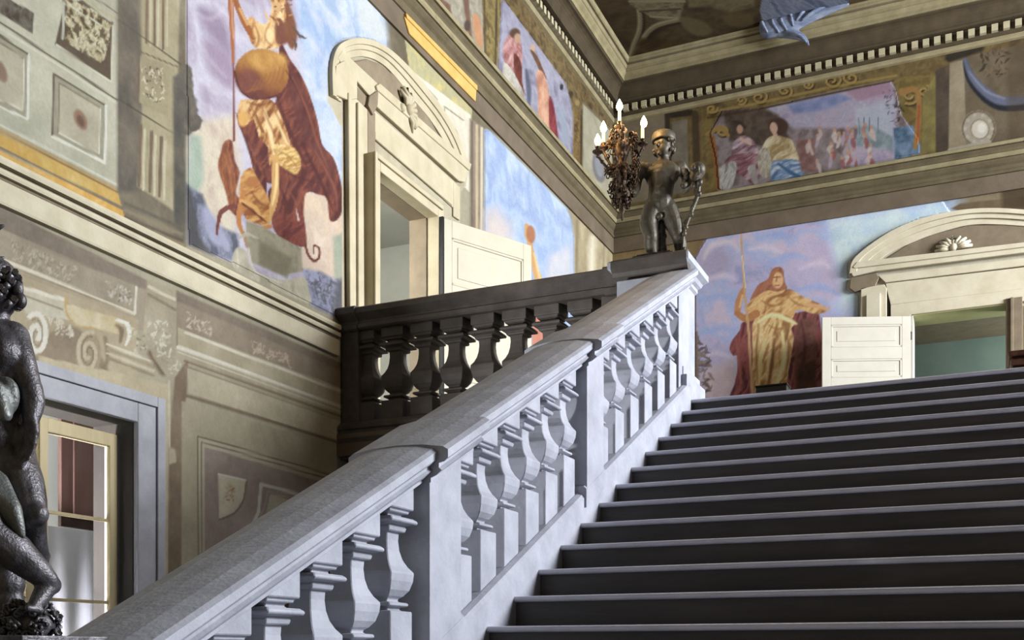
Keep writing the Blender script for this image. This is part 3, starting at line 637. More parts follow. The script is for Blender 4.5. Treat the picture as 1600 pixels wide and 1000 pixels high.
for q in (((456, 60), (462, 70), (460, 80)), ((456, 40), (466, 54), (468, 60)), ((464, 52), (472, 58), (478, 60))): W.stroke(q, [2, 4, 1], (96, 80, 74), sm=3)
# spear
W.stroke([(358, -20), (362, 40), (364, 100)], [9, 8, 4], (166, 100, 66)); W.stroke([(364, 100), (365, 220)], 3, (124, 66, 58)); W.stroke([(360, -20), (364, 60)], 2.4, (200, 146, 104))
# shield
W.ell(408, 116, 43, 40, [(178, 126, 62), (166, 112, 56), (132, 78, 50), (104, 56, 50)], kind='grad', p=((410, 82), (400, 152)), n=.9, seed=74, rot=4)
W.poly([(396, 80), (440, 84), (448, 100), (430, 112), (402, 108), (388, 92)], [(206, 158, 80), (182, 130, 66)], 'cloud', sc=9, seed=75, soft=9, sm=3)
W.poly([(370, 118), (396, 112), (410, 130), (390, 146), (374, 140)], (122, 70, 58), soft=10, sm=3)
for k in range(7): W.stroke([(378+k*9, 146-k*2), (392+k*8, 140-k*3), (402+k*7, 124-k*4)], [1, 2.4, 1], (150, 92, 54), soft=2, a=.8, sm=3)
W.stroke([(366, 112), (376, 142), (400, 156), (432, 150)], 3, (92, 48, 44), soft=2, sm=4)
# tunic skirt
W.poly([(376, 156), (398, 157), (424, 156), (436, 176), (446, 200), (452, 220), (462, 238), (466, 260), (448, 262), (430, 246), (420, 260), (418, 230), (404, 214), (396, 186), (384, 196), (374, 190), (371, 176)], GO, 'fold', ang=62, fr=.2, seed=76, soft=1.5, con=2.0, sm=2)
W.ell(379, 186, 8, 12, (216, 166, 88), soft=4)
W.stroke([(412, 170), (420, 200), (428, 240)], [3, 8, 5], (232, 204, 148), soft=3, sm=3); W.stroke([(398, 176), (410, 206)], [2, 5], (134, 84, 48), soft=2); W.stroke([(428, 180), (444, 214), (452, 230)], [2, 6, 3], (226, 196, 136), soft=3, sm=3)
W.poly([(426, 226), (460, 232), (470, 258), (460, 274), (440, 262), (432, 248)], [(226, 194, 118), (178, 130, 66), (236, 208, 140)], 'fold', ang=20, fr=.25, seed=78, soft=2, sm=3)
# leg and foot
W.stroke([(430, 246), (430, 280), (428, 310), (422, 336), (416, 352)], [10, 12, 12, 9, 8], (206, 158, 92), sm=4); W.stroke([(432, 256), (431, 290), (425, 320)], [3, 5, 3], (240, 206, 140), soft=2, sm=3); W.stroke([(410, 356), (422, 354)], 6, (186, 132, 80))
# crouching beast at the foot
W.poly([(350, 222), (362, 220), (366, 250), (374, 270), (368, 300), (376, 316), (376, 340), (360, 330), (352, 300), (340, 262), (344, 240)], [(128, 72, 48), (162, 100, 62), (112, 58, 50)], 'fold', ang=80, fr=.2, seed=79, soft=2, sm=3)
W.stroke([(364, 322), (346, 330), (340, 350), (338, 366)], [8, 8, 5, 4], (122, 66, 58), sm=4)
W.poly([(376, 276), (392, 262), (402, 280), (414, 300), (420, 316), (418, 350), (404, 350), (384, 342), (374, 316)], [(148, 86, 46), (196, 138, 72), (218, 168, 96)], 'fold', ang=30, fr=.2, seed=80, soft=2, sm=3)
W.stroke([(380, 300), (372, 340), (378, 364)], [8, 8, 5], (190, 124, 66), sm=3); W.stroke([(376, 314), (398, 324), (406, 340)], [6, 7, 4], (212, 160, 88), sm=3, soft=2); W.stroke([(380, 364), (386, 386)], 5, (178, 130, 92))
W.ell(394, 284, 10, 9, (176, 112, 60), soft=3); W.stroke([(378, 318), (394, 330), (414, 346)], 3, (108, 56, 42), sm=3)
# lion rug/cloak bottom
W.poly([(430, 330), (448, 336), (468, 326), (476, 350), (476, 384), (452, 378), (430, 362), (424, 344)], [(106, 52, 50), (140, 74, 62), (120, 62, 54)], 'fold', ang=40, fr=.2, seed=81, soft=2, sm=3)
W.stroke([(462, 326), (466, 344)], [2, 3], (206, 180, 176))
W.stroke([(476, 376), (480, 396), (490, 408), (498, 402), (498, 388), (490, 384), (490, 396)], [3, 4, 4, 4, 3, 3, 2], (112, 62, 52), sm=4)
for q, w_, c in ((((446, 110), (470, 150), (488, 200), (500, 240)), 5, (84, 42, 42)), (((432, 150), (446, 190), (462, 226), (480, 262)), 6, (86, 44, 42)), (((456, 120), (478, 168), (496, 224), (512, 262)), 4, (150, 88, 66)), (((470, 220), (490, 262), (506, 296), (520, 330)), 6, (82, 42, 42)), (((492, 236), (510, 268), (524, 300), (526, 330)), 4, (146, 84, 66)), (((440, 262), (466, 278), (500, 286)), 5, (88, 46, 42)), (((436, 290), (446, 316), (444, 344)), 6, (88, 44, 42)), (((452, 300), (462, 320), (456, 356)), 4, (144, 80, 62)),
    (((392, 166), (402, 190), (416, 214)), 4, (146, 96, 52)), (((408, 164), (420, 192), (436, 226)), 3, (150, 100, 56)), (((424, 164), (438, 192), (450, 222)), 3, (160, 110, 60)), (((386, 160), (404, 164), (424, 160)), 4, (120, 72, 46)), (((376, 200), (388, 232), (402, 270)), 4, (84, 42, 42)), (((434, 236), (450, 244), (464, 262)), 2.6, (150, 104, 52)), (((398, 40), (404, 58), (400, 72)), 3, (146, 92, 52)), (((416, 44), (414, 60), (424, 72)), 2.6, (156, 104, 60)), (((392, 300), (404, 316), (416, 322)), 4, (120, 70, 42)), (((350, 240), (358, 268), (362, 300)), 4, (176, 112, 70))):
    W.stroke(q, [1, w_, 1] if len(q) == 3 else [1, w_, w_, 1], c, soft=3, a=.75, sm=4)
W.ell(432, 12, 7, 9, (206, 160, 106), soft=3); W.stroke([(424, -2), (434, -10), (446, -4)], [4, 7, 4], (110, 66, 44), sm=3, soft=2); W.stroke([(428, 10), (431, 11)], 2, (90, 56, 44)); W.stroke([(428, 18), (432, 18)], 1.6, (140, 84, 66))
# plinth and cartouche below
W.poly([(384, 346), (400, 350), (470, 388), (472, 424), (440, 430), (392, 410), (384, 380)], [(134, 130, 108), (158, 152, 126), (146, 140, 118)], 'cloud', sc=5, seed=82, soft=3)
W.poly([(404, 376), (456, 404), (448, 434), (404, 412)], (128, 122, 100), soft=6)
W.poly([(368, 388), (384, 392), (388, 410), (400, 424), (440, 438), (474, 434), (482, 456), (482, 474), (430, 452), (366, 420)], [(178, 174, 152), (190, 184, 160), (164, 160, 138)], 'cloud', sc=5, seed=83, soft=2, sm=3)
W.stroke([(370, 392), (372, 416)], 3, (204, 198, 176), soft=2); W.stroke([(388, 388), (398, 424), (440, 442)], 2.4, (206, 202, 182), soft=2, sm=3); W.stroke([(374, 372), (386, 366), (402, 372)], [4, 6, 3], (176, 170, 148), sm=3)
# ================================================================ FRESCO 2: sky with raised arm, beyond the first door
fr2 = [(757, 202), (764, 203), (886, 326), (893, 344), (897, 372), (896, 560), (757, 560)]
W.poly(fr2, [(152, 176, 214), (176, 196, 226), (150, 172, 212), (186, 204, 226)], 'cloud', sc=1.6, seed=85)
W.poly([(757, 330), (775, 322), (800, 350), (802, 392), (757, 380)], [(208, 196, 190), (196, 192, 200)], 'cloud', sc=3, seed=86, soft=16)
W.poly([(858, 400), (892, 380), (894, 460), (850, 460)], [(206, 204, 208), (190, 196, 214)], 'cloud', sc=4, seed=87, soft=12)
W.stroke([(822, 352), (824, 366), (830, 390), (836, 420), (846, 460), (850, 540)], [6, 10, 6, 10, 15, 30], (210, 160, 100), sm=4); W.ell(829, 366, 7, 14, (178, 116, 82), rot=-6, soft=3); W.stroke([(834, 396), (842, 430), (850, 460)], [2, 4, 5], (238, 198, 138), soft=2)
W.poly([(830, 495), (850, 480), (860, 540), (830, 560)], (206, 134, 110), soft=6)
# ================================================================ FRESCO 3: figures in the left frieze
fr3 = [(784, 0), (789, 2), (884, 130), (892, 160), (896, 180), (895, 262), (880, 236), (812, 160), (785, 128), (777, 112)]
W.poly(fr3, [(142, 140, 160), (166, 164, 182), (124, 120, 140)], 'cloud', sc=4, seed=88)
def fig(C, pts, pal, seed, ang=75, fr=.3, soft=1.6): C.poly(pts, pal, 'fold', ang=ang, fr=fr, seed=seed, soft=soft, sm=3, con=2.0)
fig(W, [(786, 70), (800, 50), (812, 60), (816, 90), (812, 120), (800, 110), (788, 96)], [(150, 90, 84), (186, 130, 126), (206, 170, 168)], 3)
fig(W, [(802, 84), (814, 98), (816, 130), (820, 150), (806, 130)], [(96, 46, 40), (132, 66, 54)], 4)
fig(W, [(788, 98), (800, 110), (812, 132), (820, 152), (800, 140), (786, 120)], [(176, 170, 156), (204, 200, 184), (150, 140, 130)], 5)
W.ell(804, 52, 8, 8, (96, 70, 52), soft=3); W.ell(808, 60, 5, 8, (186, 150, 120), soft=2); W.ell(832, 76, 4, 7, (196, 160, 130), soft=2)
fig(W, [(828, 78), (838, 86), (848, 108), (854, 124), (848, 122), (838, 100)], [(92, 64, 48), (120, 84, 60)], 6)
fig(W, [(838, 112), (850, 116), (858, 150), (862, 200), (856, 210), (842, 190), (840, 150)], [(176, 120, 96), (206, 148, 118), (220, 170, 138)], 7)
fig(W, [(858, 150), (866, 170), (872, 220), (866, 226), (858, 200)], [(120, 44, 52), (152, 66, 70)], 8)
W.stroke([(822, 110), (826, 140), (826, 172)], [5, 8, 5], (92, 96, 116), soft=3); W.ell(877, 136, 3, 5, (54, 52, 58)); W.stroke([(876, 170), (884, 220)], [8, 10], (150, 160, 176), soft=6)
# ground of the painted doorcase
hood = [(512, 158), (512, 108), (516, 86), (524, 70), (540, 61), (560, 59), (584, 64), (608, 78), (636, 102), (664, 134), (694, 174), (716, 214), (732, 262), (728, 290), (720, 300), (718, 350), (700, 350), (690, 345), (594, 262), (594, 560), (535, 560), (534, 200)]
W.poly(hood, [(182, 172, 144), (198, 190, 162)], 'cloud', sc=4, seed=29)
W.poly([(546, 96), (570, 92), (592, 99), (614, 116), (642, 148), (674, 190), (702, 240), (718, 270), (586, 142)], [(128, 114, 94), (146, 132, 110)], 'cloud', sc=5, seed=30, soft=2)
W.poly([(520, 100), (574, 152), (566, 170), (538, 150), (522, 128)], (134, 126, 108), soft=3)
for q in (((583, 172), (712, 292)), ((583, 196), (704, 308))): W.stroke(q, 2.4, (130, 118, 94))
W.wear(9, 30)
# ================================================================ BACK WALL
B = CB
B.poly([(940, -40), (1700, -40), (1700, 1100), (940, 1100)], [(128, 112, 84), (152, 136, 106)], 'cloud', sc=1.5, seed=91)
B.poly([(950, 290), (1090, 320), (1110, 380), (1090, 640), (950, 480)], [(134, 112, 72), (158, 134, 88)], 'cloud', sc=2, seed=92, soft=2)
B.stroke([(958, 372), (1060, 356)], 10, (170, 136, 76), soft=4); B.stroke([(958, 390), (1060, 372)], 3, (110, 92, 64))
# frieze zone 7.6 .. 9.1
band(B, 7.55, 9.3, 957, 1640, [(104, 84, 48), (126, 106, 62), (88, 70, 42)], 'cloud', sc=5, seed=93)
B.poly([(960, 180), (1040, 168), (1040, 310), (960, 320)], [(126, 112, 90), (142, 128, 104)], 'cloud', sc=4, seed=94, soft=2)
B.stroke([(1042, 170), (1046, 300)], 8, (64, 54, 42), soft=2); B.poly([(1050, 190), (1074, 186), (1076, 300), (1050, 304)], [(116, 106, 90), (134, 124, 106)], 'cloud', sc=4, seed=95)
B.stroke([(1050, 180), (1080, 176)], 9, (56, 46, 36), soft=2); B.stroke([(1086, 178), (1090, 300)], 11, (76, 60, 40), soft=3)
B.poly([(1096, 178), (1470, 110), (1470, 240), (1110, 304)], [(112, 94, 46), (134, 114, 60), (96, 78, 44)], 'cloud', sc=5, seed=96)
fr4 = [(1108, 208), (1128, 172), (1160, 170), (1190, 168), (1290, 146), (1392, 126), (1400, 138), (1410, 180), (1436, 216), (1438, 240), (1250, 276), (1130, 300), (1122, 296), (1118, 250)]
B.poly(fr4, [(120, 108, 106), (146, 132, 134), (104, 88, 84)], 'cloud', sc=4, seed=97, sm=0)
B.poly([(1196, 168), (1290, 146), (1392, 126), (1402, 170), (1400, 250), (1330, 262), (1320, 200), (1240, 200)], [(150, 138, 166), (176, 162, 180), (160, 156, 178), (188, 178, 190)], 'cloud', sc=4, seed=98, soft=6)
B.poly([(1230, 164), (1310, 146), (1330, 154), (1290, 172), (1240, 178)], [(112, 124, 170), (140, 148, 186)], 'cloud', sc=6, seed=99, soft=6)
B.poly([(1320, 142), (1390, 128), (1396, 146), (1340, 158)], (162, 128, 148), soft=6); B.poly([(1336, 170), (1394, 156), (1396, 220), (1336, 214)], [(176, 176, 190), (164, 172, 188)], 'cloud', sc=5, seed=2, soft=8)
B.poly([(1326, 200), (1360, 196), (1396, 214), (1396, 236), (1330, 226)], [(112, 130, 136), (150, 164, 172)], 'cloud', sc=7, seed=3, soft=5)
B.poly([(1396, 200), (1426, 196), (1438, 226), (1438, 240), (1398, 250)], [(70, 96, 124), (100, 128, 154), (130, 140, 172)], 'cloud', sc=8, seed=4, soft=3)
for x in (1342, 1350, 1358, 1372): B.stroke([(x, 184), (x+1, 210)], 1.4, (96, 116, 116))
B.specks([(1378, 140), (1402, 142), (1410, 200), (1392, 196)], 34, [(70, 60, 72), (90, 70, 84)], 2.6, 16)
B.specks([(1396, 150), (1412, 170), (1404, 196)], 20, [(60, 48, 40)], 3, 17)
B.poly([(1128, 172), (1190, 168), (1216, 180), (1236, 220), (1200, 230), (1140, 220)], [(72, 58, 48), (100, 84, 70)], 'cloud', sc=7, seed=5, soft=6)
sk = (188, 144, 118)
fig(B, [(1148, 220), (1164, 212), (1178, 222), (1186, 240), (1184, 258), (1160, 262), (1142, 256)], [(120, 84, 92), (168, 140, 150), (196, 176, 180)], 11, 20)
fig(B, [(1140, 244), (1184, 240), (1190, 262), (1180, 290), (1170, 284), (1150, 270), (1130, 270)], [(104, 62, 72), (140, 92, 98), (180, 150, 150)], 12, 30)
fig(B, [(1124, 262), (1150, 252), (1148, 280), (1140, 296), (1124, 302), (1120, 284)], [(150, 146, 140), (190, 188, 180), (128, 116, 112)], 13)
fig(B, [(1168, 264), (1180, 258), (1184, 284), (1178, 288)], [(190, 184, 176), (150, 140, 134)], 14)
B.ell(1156, 202, 5, 7, sk, soft=2); B.stroke([(1146, 190), (1158, 192), (1164, 200)], [4, 5, 4], (66, 50, 42)); B.stroke([(1158, 218), (1172, 224)], 6, (204, 170, 150), soft=2)
B.ell(1216, 198, 16, 14, (78, 56, 44), soft=4); B.ell(1209, 200, 6, 9, (206, 166, 140), rot=-10, soft=2); B.stroke([(1210, 208), (1214, 216)], 6, (204, 164, 138))
fig(B, [(1196, 220), (1208, 212), (1224, 214), (1238, 220), (1246, 240), (1250, 252), (1236, 256), (1220, 250), (1204, 250), (1190, 240)], [(156, 132, 84), (196, 176, 134), (216, 202, 166)], 15, 60)
fig(B, [(1186, 236), (1200, 232), (1206, 256), (1202, 276), (1190, 276), (1184, 256)], [(140, 130, 112), (190, 182, 162), (160, 150, 130)], 16)
fig(B, [(1206, 256), (1222, 250), (1244, 250), (1256, 262), (1254, 274), (1230, 280), (1206, 282)], [(74, 100, 140), (120, 146, 178), (186, 196, 206)], 17, 20)
B.stroke([(1216, 256), (1236, 270), (1250, 276)], [3, 7, 4], (60, 96, 134), soft=2, sm=3)
B.poly([(1244, 220), (1272, 216), (1276, 270), (1252, 268)], [(118, 82, 78), (146, 106, 98)], 'cloud', sc=9, seed=7, soft=4)
rr = random.Random(5)
for k in range(34):
    x = 1262+rr.random()*104; y = 206+rr.random()*56-(x-1262)*.05
    c = rr.choice([(176, 120, 104), (198, 176, 168), (150, 84, 82), (204, 188, 178), (120, 90, 96), (180, 160, 176)])
    B.stroke([(x, y-6), (x+rr.uniform(-4, 4), y), (x+rr.uniform(-6, 6), y+9)], [4, rr.uniform(5, 9), 4], c, soft=2, a=.85, sm=3); B.ell(x, y-9, 2.4, 3, sk, soft=1.4)
# gilded scrolls round the frieze picture
G1 = (166, 138, 74); G0 = (70, 52, 30)
for (x, y, r_, s_) in ((1186, 152, 14, 1), (1226, 142, 12, -1), (1300, 126, 14, 1), (1330, 122, 13, -1), (1128, 206, 12, 1), (1422, 150, 16, -1), (1444, 142, 11, 1), (1112, 170, 9, 1), (1158, 156, 9, -1), (1262, 132, 9, 1)):
    B.spiral(x+1, y+2, r_, r_*.8, 5, G0, turns=1.3, ph=x, sg=s_, soft=2); B.spiral(x, y, r_, r_*.8, 3.4, G1, turns=1.3, ph=x, sg=s_)
B.stroke([(1106, 176), (1180, 162), (1290, 138), (1400, 118)], 4, G1, soft=2, a=.8); B.stroke([(1106, 184), (1180, 172), (1290, 148), (1396, 126)], 3, G0, soft=2, a=.8)
B.stroke([(1112, 216), (1118, 250), (1122, 296)], [10, 8, 5], (148, 94, 48), soft=2, sm=3); B.stroke([(1104, 210), (1126, 200), (1138, 212)], [5, 9, 5], (156, 126, 64), sm=3)
B.stroke([(1410, 144), (1430, 140), (1436, 160), (1434, 200), (1430, 230)], [12, 9, 8, 9, 7], (160, 118, 62), soft=2, sm=3); B.stroke([(1436, 166), (1434, 220)], 4, (168, 88, 50), soft=2)
B.poly([(1442, 150), (1462, 116), (1464, 236), (1440, 240)], [(146, 134, 72), (120, 108, 62)], 'cloud', sc=6, seed=8, soft=3)
B.poly([(1462, 110), (1484, 100), (1484, 236), (1462, 240)], [(98, 82, 66), (80, 68, 56)], 'cloud', sc=4, seed=9, soft=3)
# niche with blue garland and roundel
B.poly([(1484, 94), (1640, 60), (1640, 220), (1484, 238)], [(108, 94, 72), (128, 112, 88)], 'cloud', sc=3, seed=10)
B.poly([(1484, 98), (1506, 94), (1510, 226), (1482, 236)], [(148, 132, 104), (164, 150, 122)], 'cloud', sc=4, seed=1, soft=2)
B.stroke([(1484, 90), (1530, 74)], 14, (54, 46, 36), soft=4); B.specks([(1530, 78), (1575, 72), (1575, 120), (1534, 116)], 44, [(128, 108, 82), (60, 48, 36), (96, 78, 56)], 5, 18)
B.stroke([(1508, 96), (1518, 124), (1544, 152), (1572, 164), (1630, 160)], [7, 16, 21, 20, 18], (40, 42, 50), soft=2, sm=4)
B.stroke([(1508, 94), (1520, 122), (1546, 148), (1572, 158), (1630, 152)], [6, 11, 15, 14, 12], (102, 108, 132), soft=3, sm=4); B.stroke([(1514, 112), (1540, 142), (1570, 154)], [2, 4, 2], (134, 140, 164), soft=2, sm=3)
B.ell(1529, 201, 27, 29, (168, 158, 140), soft=2); B.rings(1529, 201, 25, 27, 3, (122, 106, 84)); B.ell(1531, 202, 14, 15, (206, 198, 180), soft=2); B.rings(1531, 202, 14, 15, 2, (146, 132, 108)); B.ell(1534, 200, 7, 8, (228, 222, 206), soft=4)
for q in range(10): B.ell(1529+21*math.cos(q*.63), 201+22*math.sin(q*.63), 3, 3, (184, 174, 154))
B.stroke([(1484, 236), (1545, 222)], 8, (176, 166, 146), soft=2)
# mauve-brown band under the middle cornice
band(B, 6.80, 7.15, 957, 1640, [(112, 96, 80), (132, 116, 98)], 'cloud', sc=2, seed=11)
# ================================================================ FRESCO 5: standing saint with staff (back wall)
fr5 = [(1086, 402), (1102, 373), (1110, 371), (1200, 356), (1466, 310), (1474, 314), (1486, 332), (1486, 360), (1500, 500), (1420, 500), (1420, 640), (1086, 640)]
B.poly(fr5, [(134, 140, 178), (166, 156, 186), (146, 158, 196), (178, 164, 184)], 'cloud', sc=1.7, seed=21, con=3.2)
B.poly([(1290, 340), (1500, 300), (1500, 480), (1400, 520), (1310, 480), (1290, 400)], [(162, 186, 224), (184, 202, 228), (150, 176, 220)], 'cloud', sc=1.6, seed=22, soft=34)
B.poly([(1240, 380), (1290, 376), (1310, 440), (1300, 470), (1230, 440)], [(176, 162, 186), (162, 154, 184)], 'cloud', sc=3, seed=23, soft=16, sm=3)
B.ell(1118, 410, 26, 24, (150, 142, 168), soft=16); B.stroke([(1100, 404), (1112, 384), (1140, 378), (1154, 392)], [4, 9, 8, 3], (186, 174, 184), soft=6, sm=4)
for q in (((1180, 376), (1210, 366), (1240, 372)), ((1190, 420), (1230, 400), (1260, 404)), ((1092, 470), (1120, 462), (1150, 470)), ((1096, 520), (1130, 512), (1150, 520)), ((1240, 456), (1280, 448), (1310, 460))):
    B.stroke(q, [3, 12, 3], (128, 150, 200), soft=8, sm=4, a=.7)
for q in (((1170, 390), (1200, 386), (1220, 394)), ((1096, 440), (1130, 430), (1150, 438)), ((1250, 420), (1280, 410), (1300, 420)), ((1100, 560), (1120, 552), (1146, 560))):
    B.stroke(q, [3, 10, 3], (196, 182, 200), soft=7, sm=4, a=.7)
B.poly([(1096, 580), (1150, 560), (1152, 640), (1096, 640)], [(176, 156, 172), (190, 172, 176)], 'cloud', sc=4, seed=24, soft=14)
B.specks([(1088, 525), (1104, 545), (1112, 570), (1114, 612), (1090, 612)], 46, [(84, 70, 72), (110, 92, 92), (128, 110, 100)], 6, 19)
B.stroke([(1088, 520), (1090, 640)], 5, (116, 100, 88), soft=3)
MR = [(94, 46, 50), (122, 62, 64), (142, 78, 70), (80, 40, 44)]
fig(B, [(1160, 504), (1156, 516), (1144, 532), (1140, 546), (1146, 556), (1152, 556), (1152, 580), (1148, 600), (1146, 640), (1280, 640), (1280, 490), (1262, 486), (1240, 490), (1180, 500)], MR, 31, 80, .16)
B.poly([(1244, 500), (1275, 496), (1275, 640), (1240, 640)], [(86, 52, 44), (112, 70, 60), (64, 42, 34)], 'cloud', sc=4, seed=25, soft=6)
B.poly([(1248, 570), (1275, 562), (1275, 640), (1240, 640)], [(62, 40, 30), (84, 54, 38)], 'cloud', sc=4, seed=25, soft=5)
fig(B, [(1178, 456), (1186, 444), (1200, 436), (1206, 422), (1216, 417), (1224, 422), (1226, 440), (1230, 450), (1222, 460), (1200, 462), (1180, 470), (1172, 470)], [(116, 68, 54), (146, 90, 66), (160, 100, 76)], 32, 60, .2)
GD = [(138, 88, 50), (182, 136, 82), (214, 174, 114), (196, 148, 90)]
fig(B, [(1168, 476), (1184, 462), (1200, 454), (1214, 456), (1234, 452), (1252, 462), (1270, 470), (1286, 478), (1290, 488), (1270, 490), (1246, 484), (1236, 500), (1200, 510), (1178, 500), (1166, 500)], GD, 33, 40, .2)
fig(B, [(1176, 506), (1190, 494), (1214, 490), (1232, 494), (1242, 506), (1236, 514), (1240, 530), (1232, 580), (1226, 614), (1196, 616), (1180, 640), (1176, 600), (1176, 540)], [(140, 100, 58), (190, 152, 96), (220, 188, 132), (168, 122, 70)], 34, 76, .17)
B.stroke([(1184, 504), (1206, 492), (1232, 500), (1244, 506)], [3, 7, 7, 3], (230, 200, 144), soft=3, sm=3); B.stroke([(1222, 520), (1226, 560), (1214, 600)], [3, 7, 4], (226, 196, 140), soft=3, sm=3); B.stroke([(1196, 530), (1186, 570), (1184, 610)], [3, 7, 4], (222, 186, 124), soft=3, sm=3); B.stroke([(1210, 530), (1206, 570), (1200, 606)], [3, 6, 3], (124, 80, 46), soft=3, sm=3)
for q, w_, c in ((((1190, 470), (1206, 478), (1222, 474)), 4, (140, 92, 52)), (((1230, 462), (1244, 474), (1262, 480)), 4, (146, 98, 56)), (((1186, 506), (1182, 550), (1184, 600)), 4, (130, 88, 50)), (((1230, 516), (1232, 560), (1222, 604)), 4, (132, 90, 52)), (((1150, 530), (1154, 560), (1158, 600)), 5, (150, 84, 78)), (((1252, 500), (1258, 540), (1252, 580)), 6, (74, 38, 40)), (((1200, 508), (1216, 514), (1236, 510)), 4, (150, 106, 62))):
    B.stroke(q, [1, w_, 1], c, soft=3, a=.8, sm=4)
B.ell(1215, 438, 9, 13, (206, 158, 108), soft=3); B.stroke([(1214, 432), (1213, 440)], 2, (150, 98, 66)); B.stroke([(1208, 434), (1220, 433)], 1.6, (110, 66, 48)); B.stroke([(1210, 446), (1218, 446)], 1.6, (140, 80, 60)); B.stroke([(1204, 444), (1208, 428), (1216, 420)], [4, 5, 4], (158, 98, 62), sm=3)
B.stroke([(1152, 490), (1154, 474), (1160, 456), (1164, 450)], [9, 11, 8, 4], (176, 122, 80), sm=4); B.stroke([(1152, 490), (1166, 498), (1182, 490)], [9, 12, 12], (168, 112, 66), sm=3); B.stroke([(1156, 480), (1160, 462)], 3, (214, 168, 116), soft=2)
B.stroke([(1262, 476), (1284, 480), (1292, 484), (1296, 478)], [8, 6, 4, 1.5], (198, 148, 100), sm=3)
B.stroke([(1158, 366), (1162, 440), (1170, 520), (1177, 640)], [2.6, 3.4, 4, 4.4], (184, 144, 104)); B.stroke([(1159.5, 400), (1165, 450)], 1.6, (220, 190, 150))
mk = B.mask(fr5); B.C[mk] = np.clip(B.C[mk]*1.2+6, 0, 250)
hood2 = [(1324, 452), (1326, 412), (1350, 388), (1390, 362), (1436, 342), (1500, 329), (1560, 326), (1660, 330), (1660, 480), (1574, 476), (1424, 494), (1424, 640), (1340, 640), (1342, 460)]
B.poly(hood2, [(212, 202, 174), (228, 220, 194)], 'cloud', sc=4, seed=29)
B.poly([(1364, 416), (1420, 381), (1456, 367), (1512, 352), (1566, 351), (1660, 357), (1660, 380)], [(128, 114, 96), (112, 98, 80)], 'cloud', sc=4, seed=30, soft=2)
for q in (((1384, 444), (1640, 413)), ((1390, 470), (1640, 440))): B.stroke(q, 2.4, (138, 124, 98))
B.wear(8, 34)
B.poly([(1486, 326), (1500, 318), (1700, 296), (1700, 336), (1560, 326), (1500, 330)], [(132, 116, 92), (112, 96, 74)], 'cloud', sc=3, seed=26, soft=2)
B.poly([(1570, 40), (1700, 20), (1700, 220), (1576, 220)], [(66, 54, 40), (84, 70, 50)], 'cloud', sc=3, seed=27, soft=10, a=.4)  # two overlays: shade at the right end, painted into the wall colour
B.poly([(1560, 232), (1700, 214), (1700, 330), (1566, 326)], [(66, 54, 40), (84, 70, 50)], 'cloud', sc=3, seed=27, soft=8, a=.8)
# ================================================================ meshes
nL, nB = (1, 0, 0), (0, -1, 0)
def holes(C, rects):                                                # leave window and door openings out of a wall
    m = np.ones(len(C.U), bool)
    for u0, u1, v0, v1 in rects: m &= ~((C.U > u0) & (C.U < u1) & (C.V > v0) & (C.V < v1))
    return m
D1 = (9.62, 10.98, ZL, 5.03); D2 = (-1.22, .14, ZL, 5.15); WN = (4.30, 6.31, -.1, 1.755)
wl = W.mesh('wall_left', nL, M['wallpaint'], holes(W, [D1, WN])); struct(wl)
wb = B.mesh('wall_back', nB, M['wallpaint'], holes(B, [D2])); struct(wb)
def fresco(C, n, outline, name, label, cat='fresco', opening=None, skip=None):
    sel = C.mask(outline)
    if skip: sel &= ~C.mask(skip)
    if opening: sel &= holes(C, [opening])
    o = C.mesh(name, n, M['fresco'], sel, .004); tag(o, label, cat); return o
fresco(W, nL, fr1, 'warrior_fresco', 'tall fresco of a warrior with round shield and brown cloak left of the open doorway', opening=(9.56, 14, 0, 5.2), skip=hood)
fresco(W, nL, fr2, 'sky_fresco', 'pale blue sky fresco with a raised arm beyond the cream open door leaf')
fresco(W, nL, fr3, 'figure_frieze_fresco', 'narrow frieze fresco of pink and red draped figures high on the left wall')
fresco(B, nB, fr4, 'crowd_fresco', 'wide frieze fresco of seated figures and a crowd under the dentil cornice')
fresco(B, nB, fr5, 'saint_fresco', 'fresco of a golden robed figure holding a staff beside the white door leaf', opening=(-1.3, 3, 0, 5.3), skip=hood2)
M['cove'] = mat('dark_olive_cove', (66, 56, 40), (84, 72, 52), 4, 0.8, bump=0.2)
# ================================================================ mouldings (structure)
def profile_sweep(prof, name, m, corner=True, y0=3.9, y1=None, x1=12.0):
    b = MB()
    if corner: S = [[(XL+o, y0, z) for o, z in prof], [(XL+o, YB-o, z) for o, z in prof], [(x1, YB-o, z) for o, z in prof]]
    else: S = [[(XL+o, y0, z) for o, z in prof], [(XL+o, y1, z) for o, z in prof]]
    b.loft(S, False, close=True)
    return struct(b.build(name, m))
M['band'] = mat('pale_string_course', (176, 168, 144), (194, 187, 164), 5, 0.8, bump=0.2)
M['dentil'] = mat('pale_dentil_stone', (176, 166, 134), (196, 188, 158), 5, .8)
M['groove'] = mat('shadow_brown_groove', (104, 92, 74), (124, 110, 90), 5, 0.85)
profile_sweep([(.0,2.94),(.035,2.945),(.04,2.96),(.04,3.10),(.0,3.11)], 'trim_1', M['band'], False, 3.9, 9.075)
profile_sweep([(.0,3.11),(.025,3.11),(.025,3.13),(.0,3.13)], 'trim_2', M['groove'], False, 3.9, 9.075)
profile_sweep([(.0,3.13),(.05,3.132),(.055,3.15),(.05,3.172),(.0,3.174)], 'trim_3', M['band'], False, 3.9, 9.075)
profile_sweep([(.0,3.174),(.02,3.174),(.02,3.20),(.0,3.20)], 'trim_4', M['groove'], False, 3.9, 9.075)
profile_sweep([(.0,3.20),(.055,3.202),(.06,3.225),(.055,3.25),(.02,3.262),(.0,3.262)], 'trim_5', M['band'], False, 3.9, 9.075)
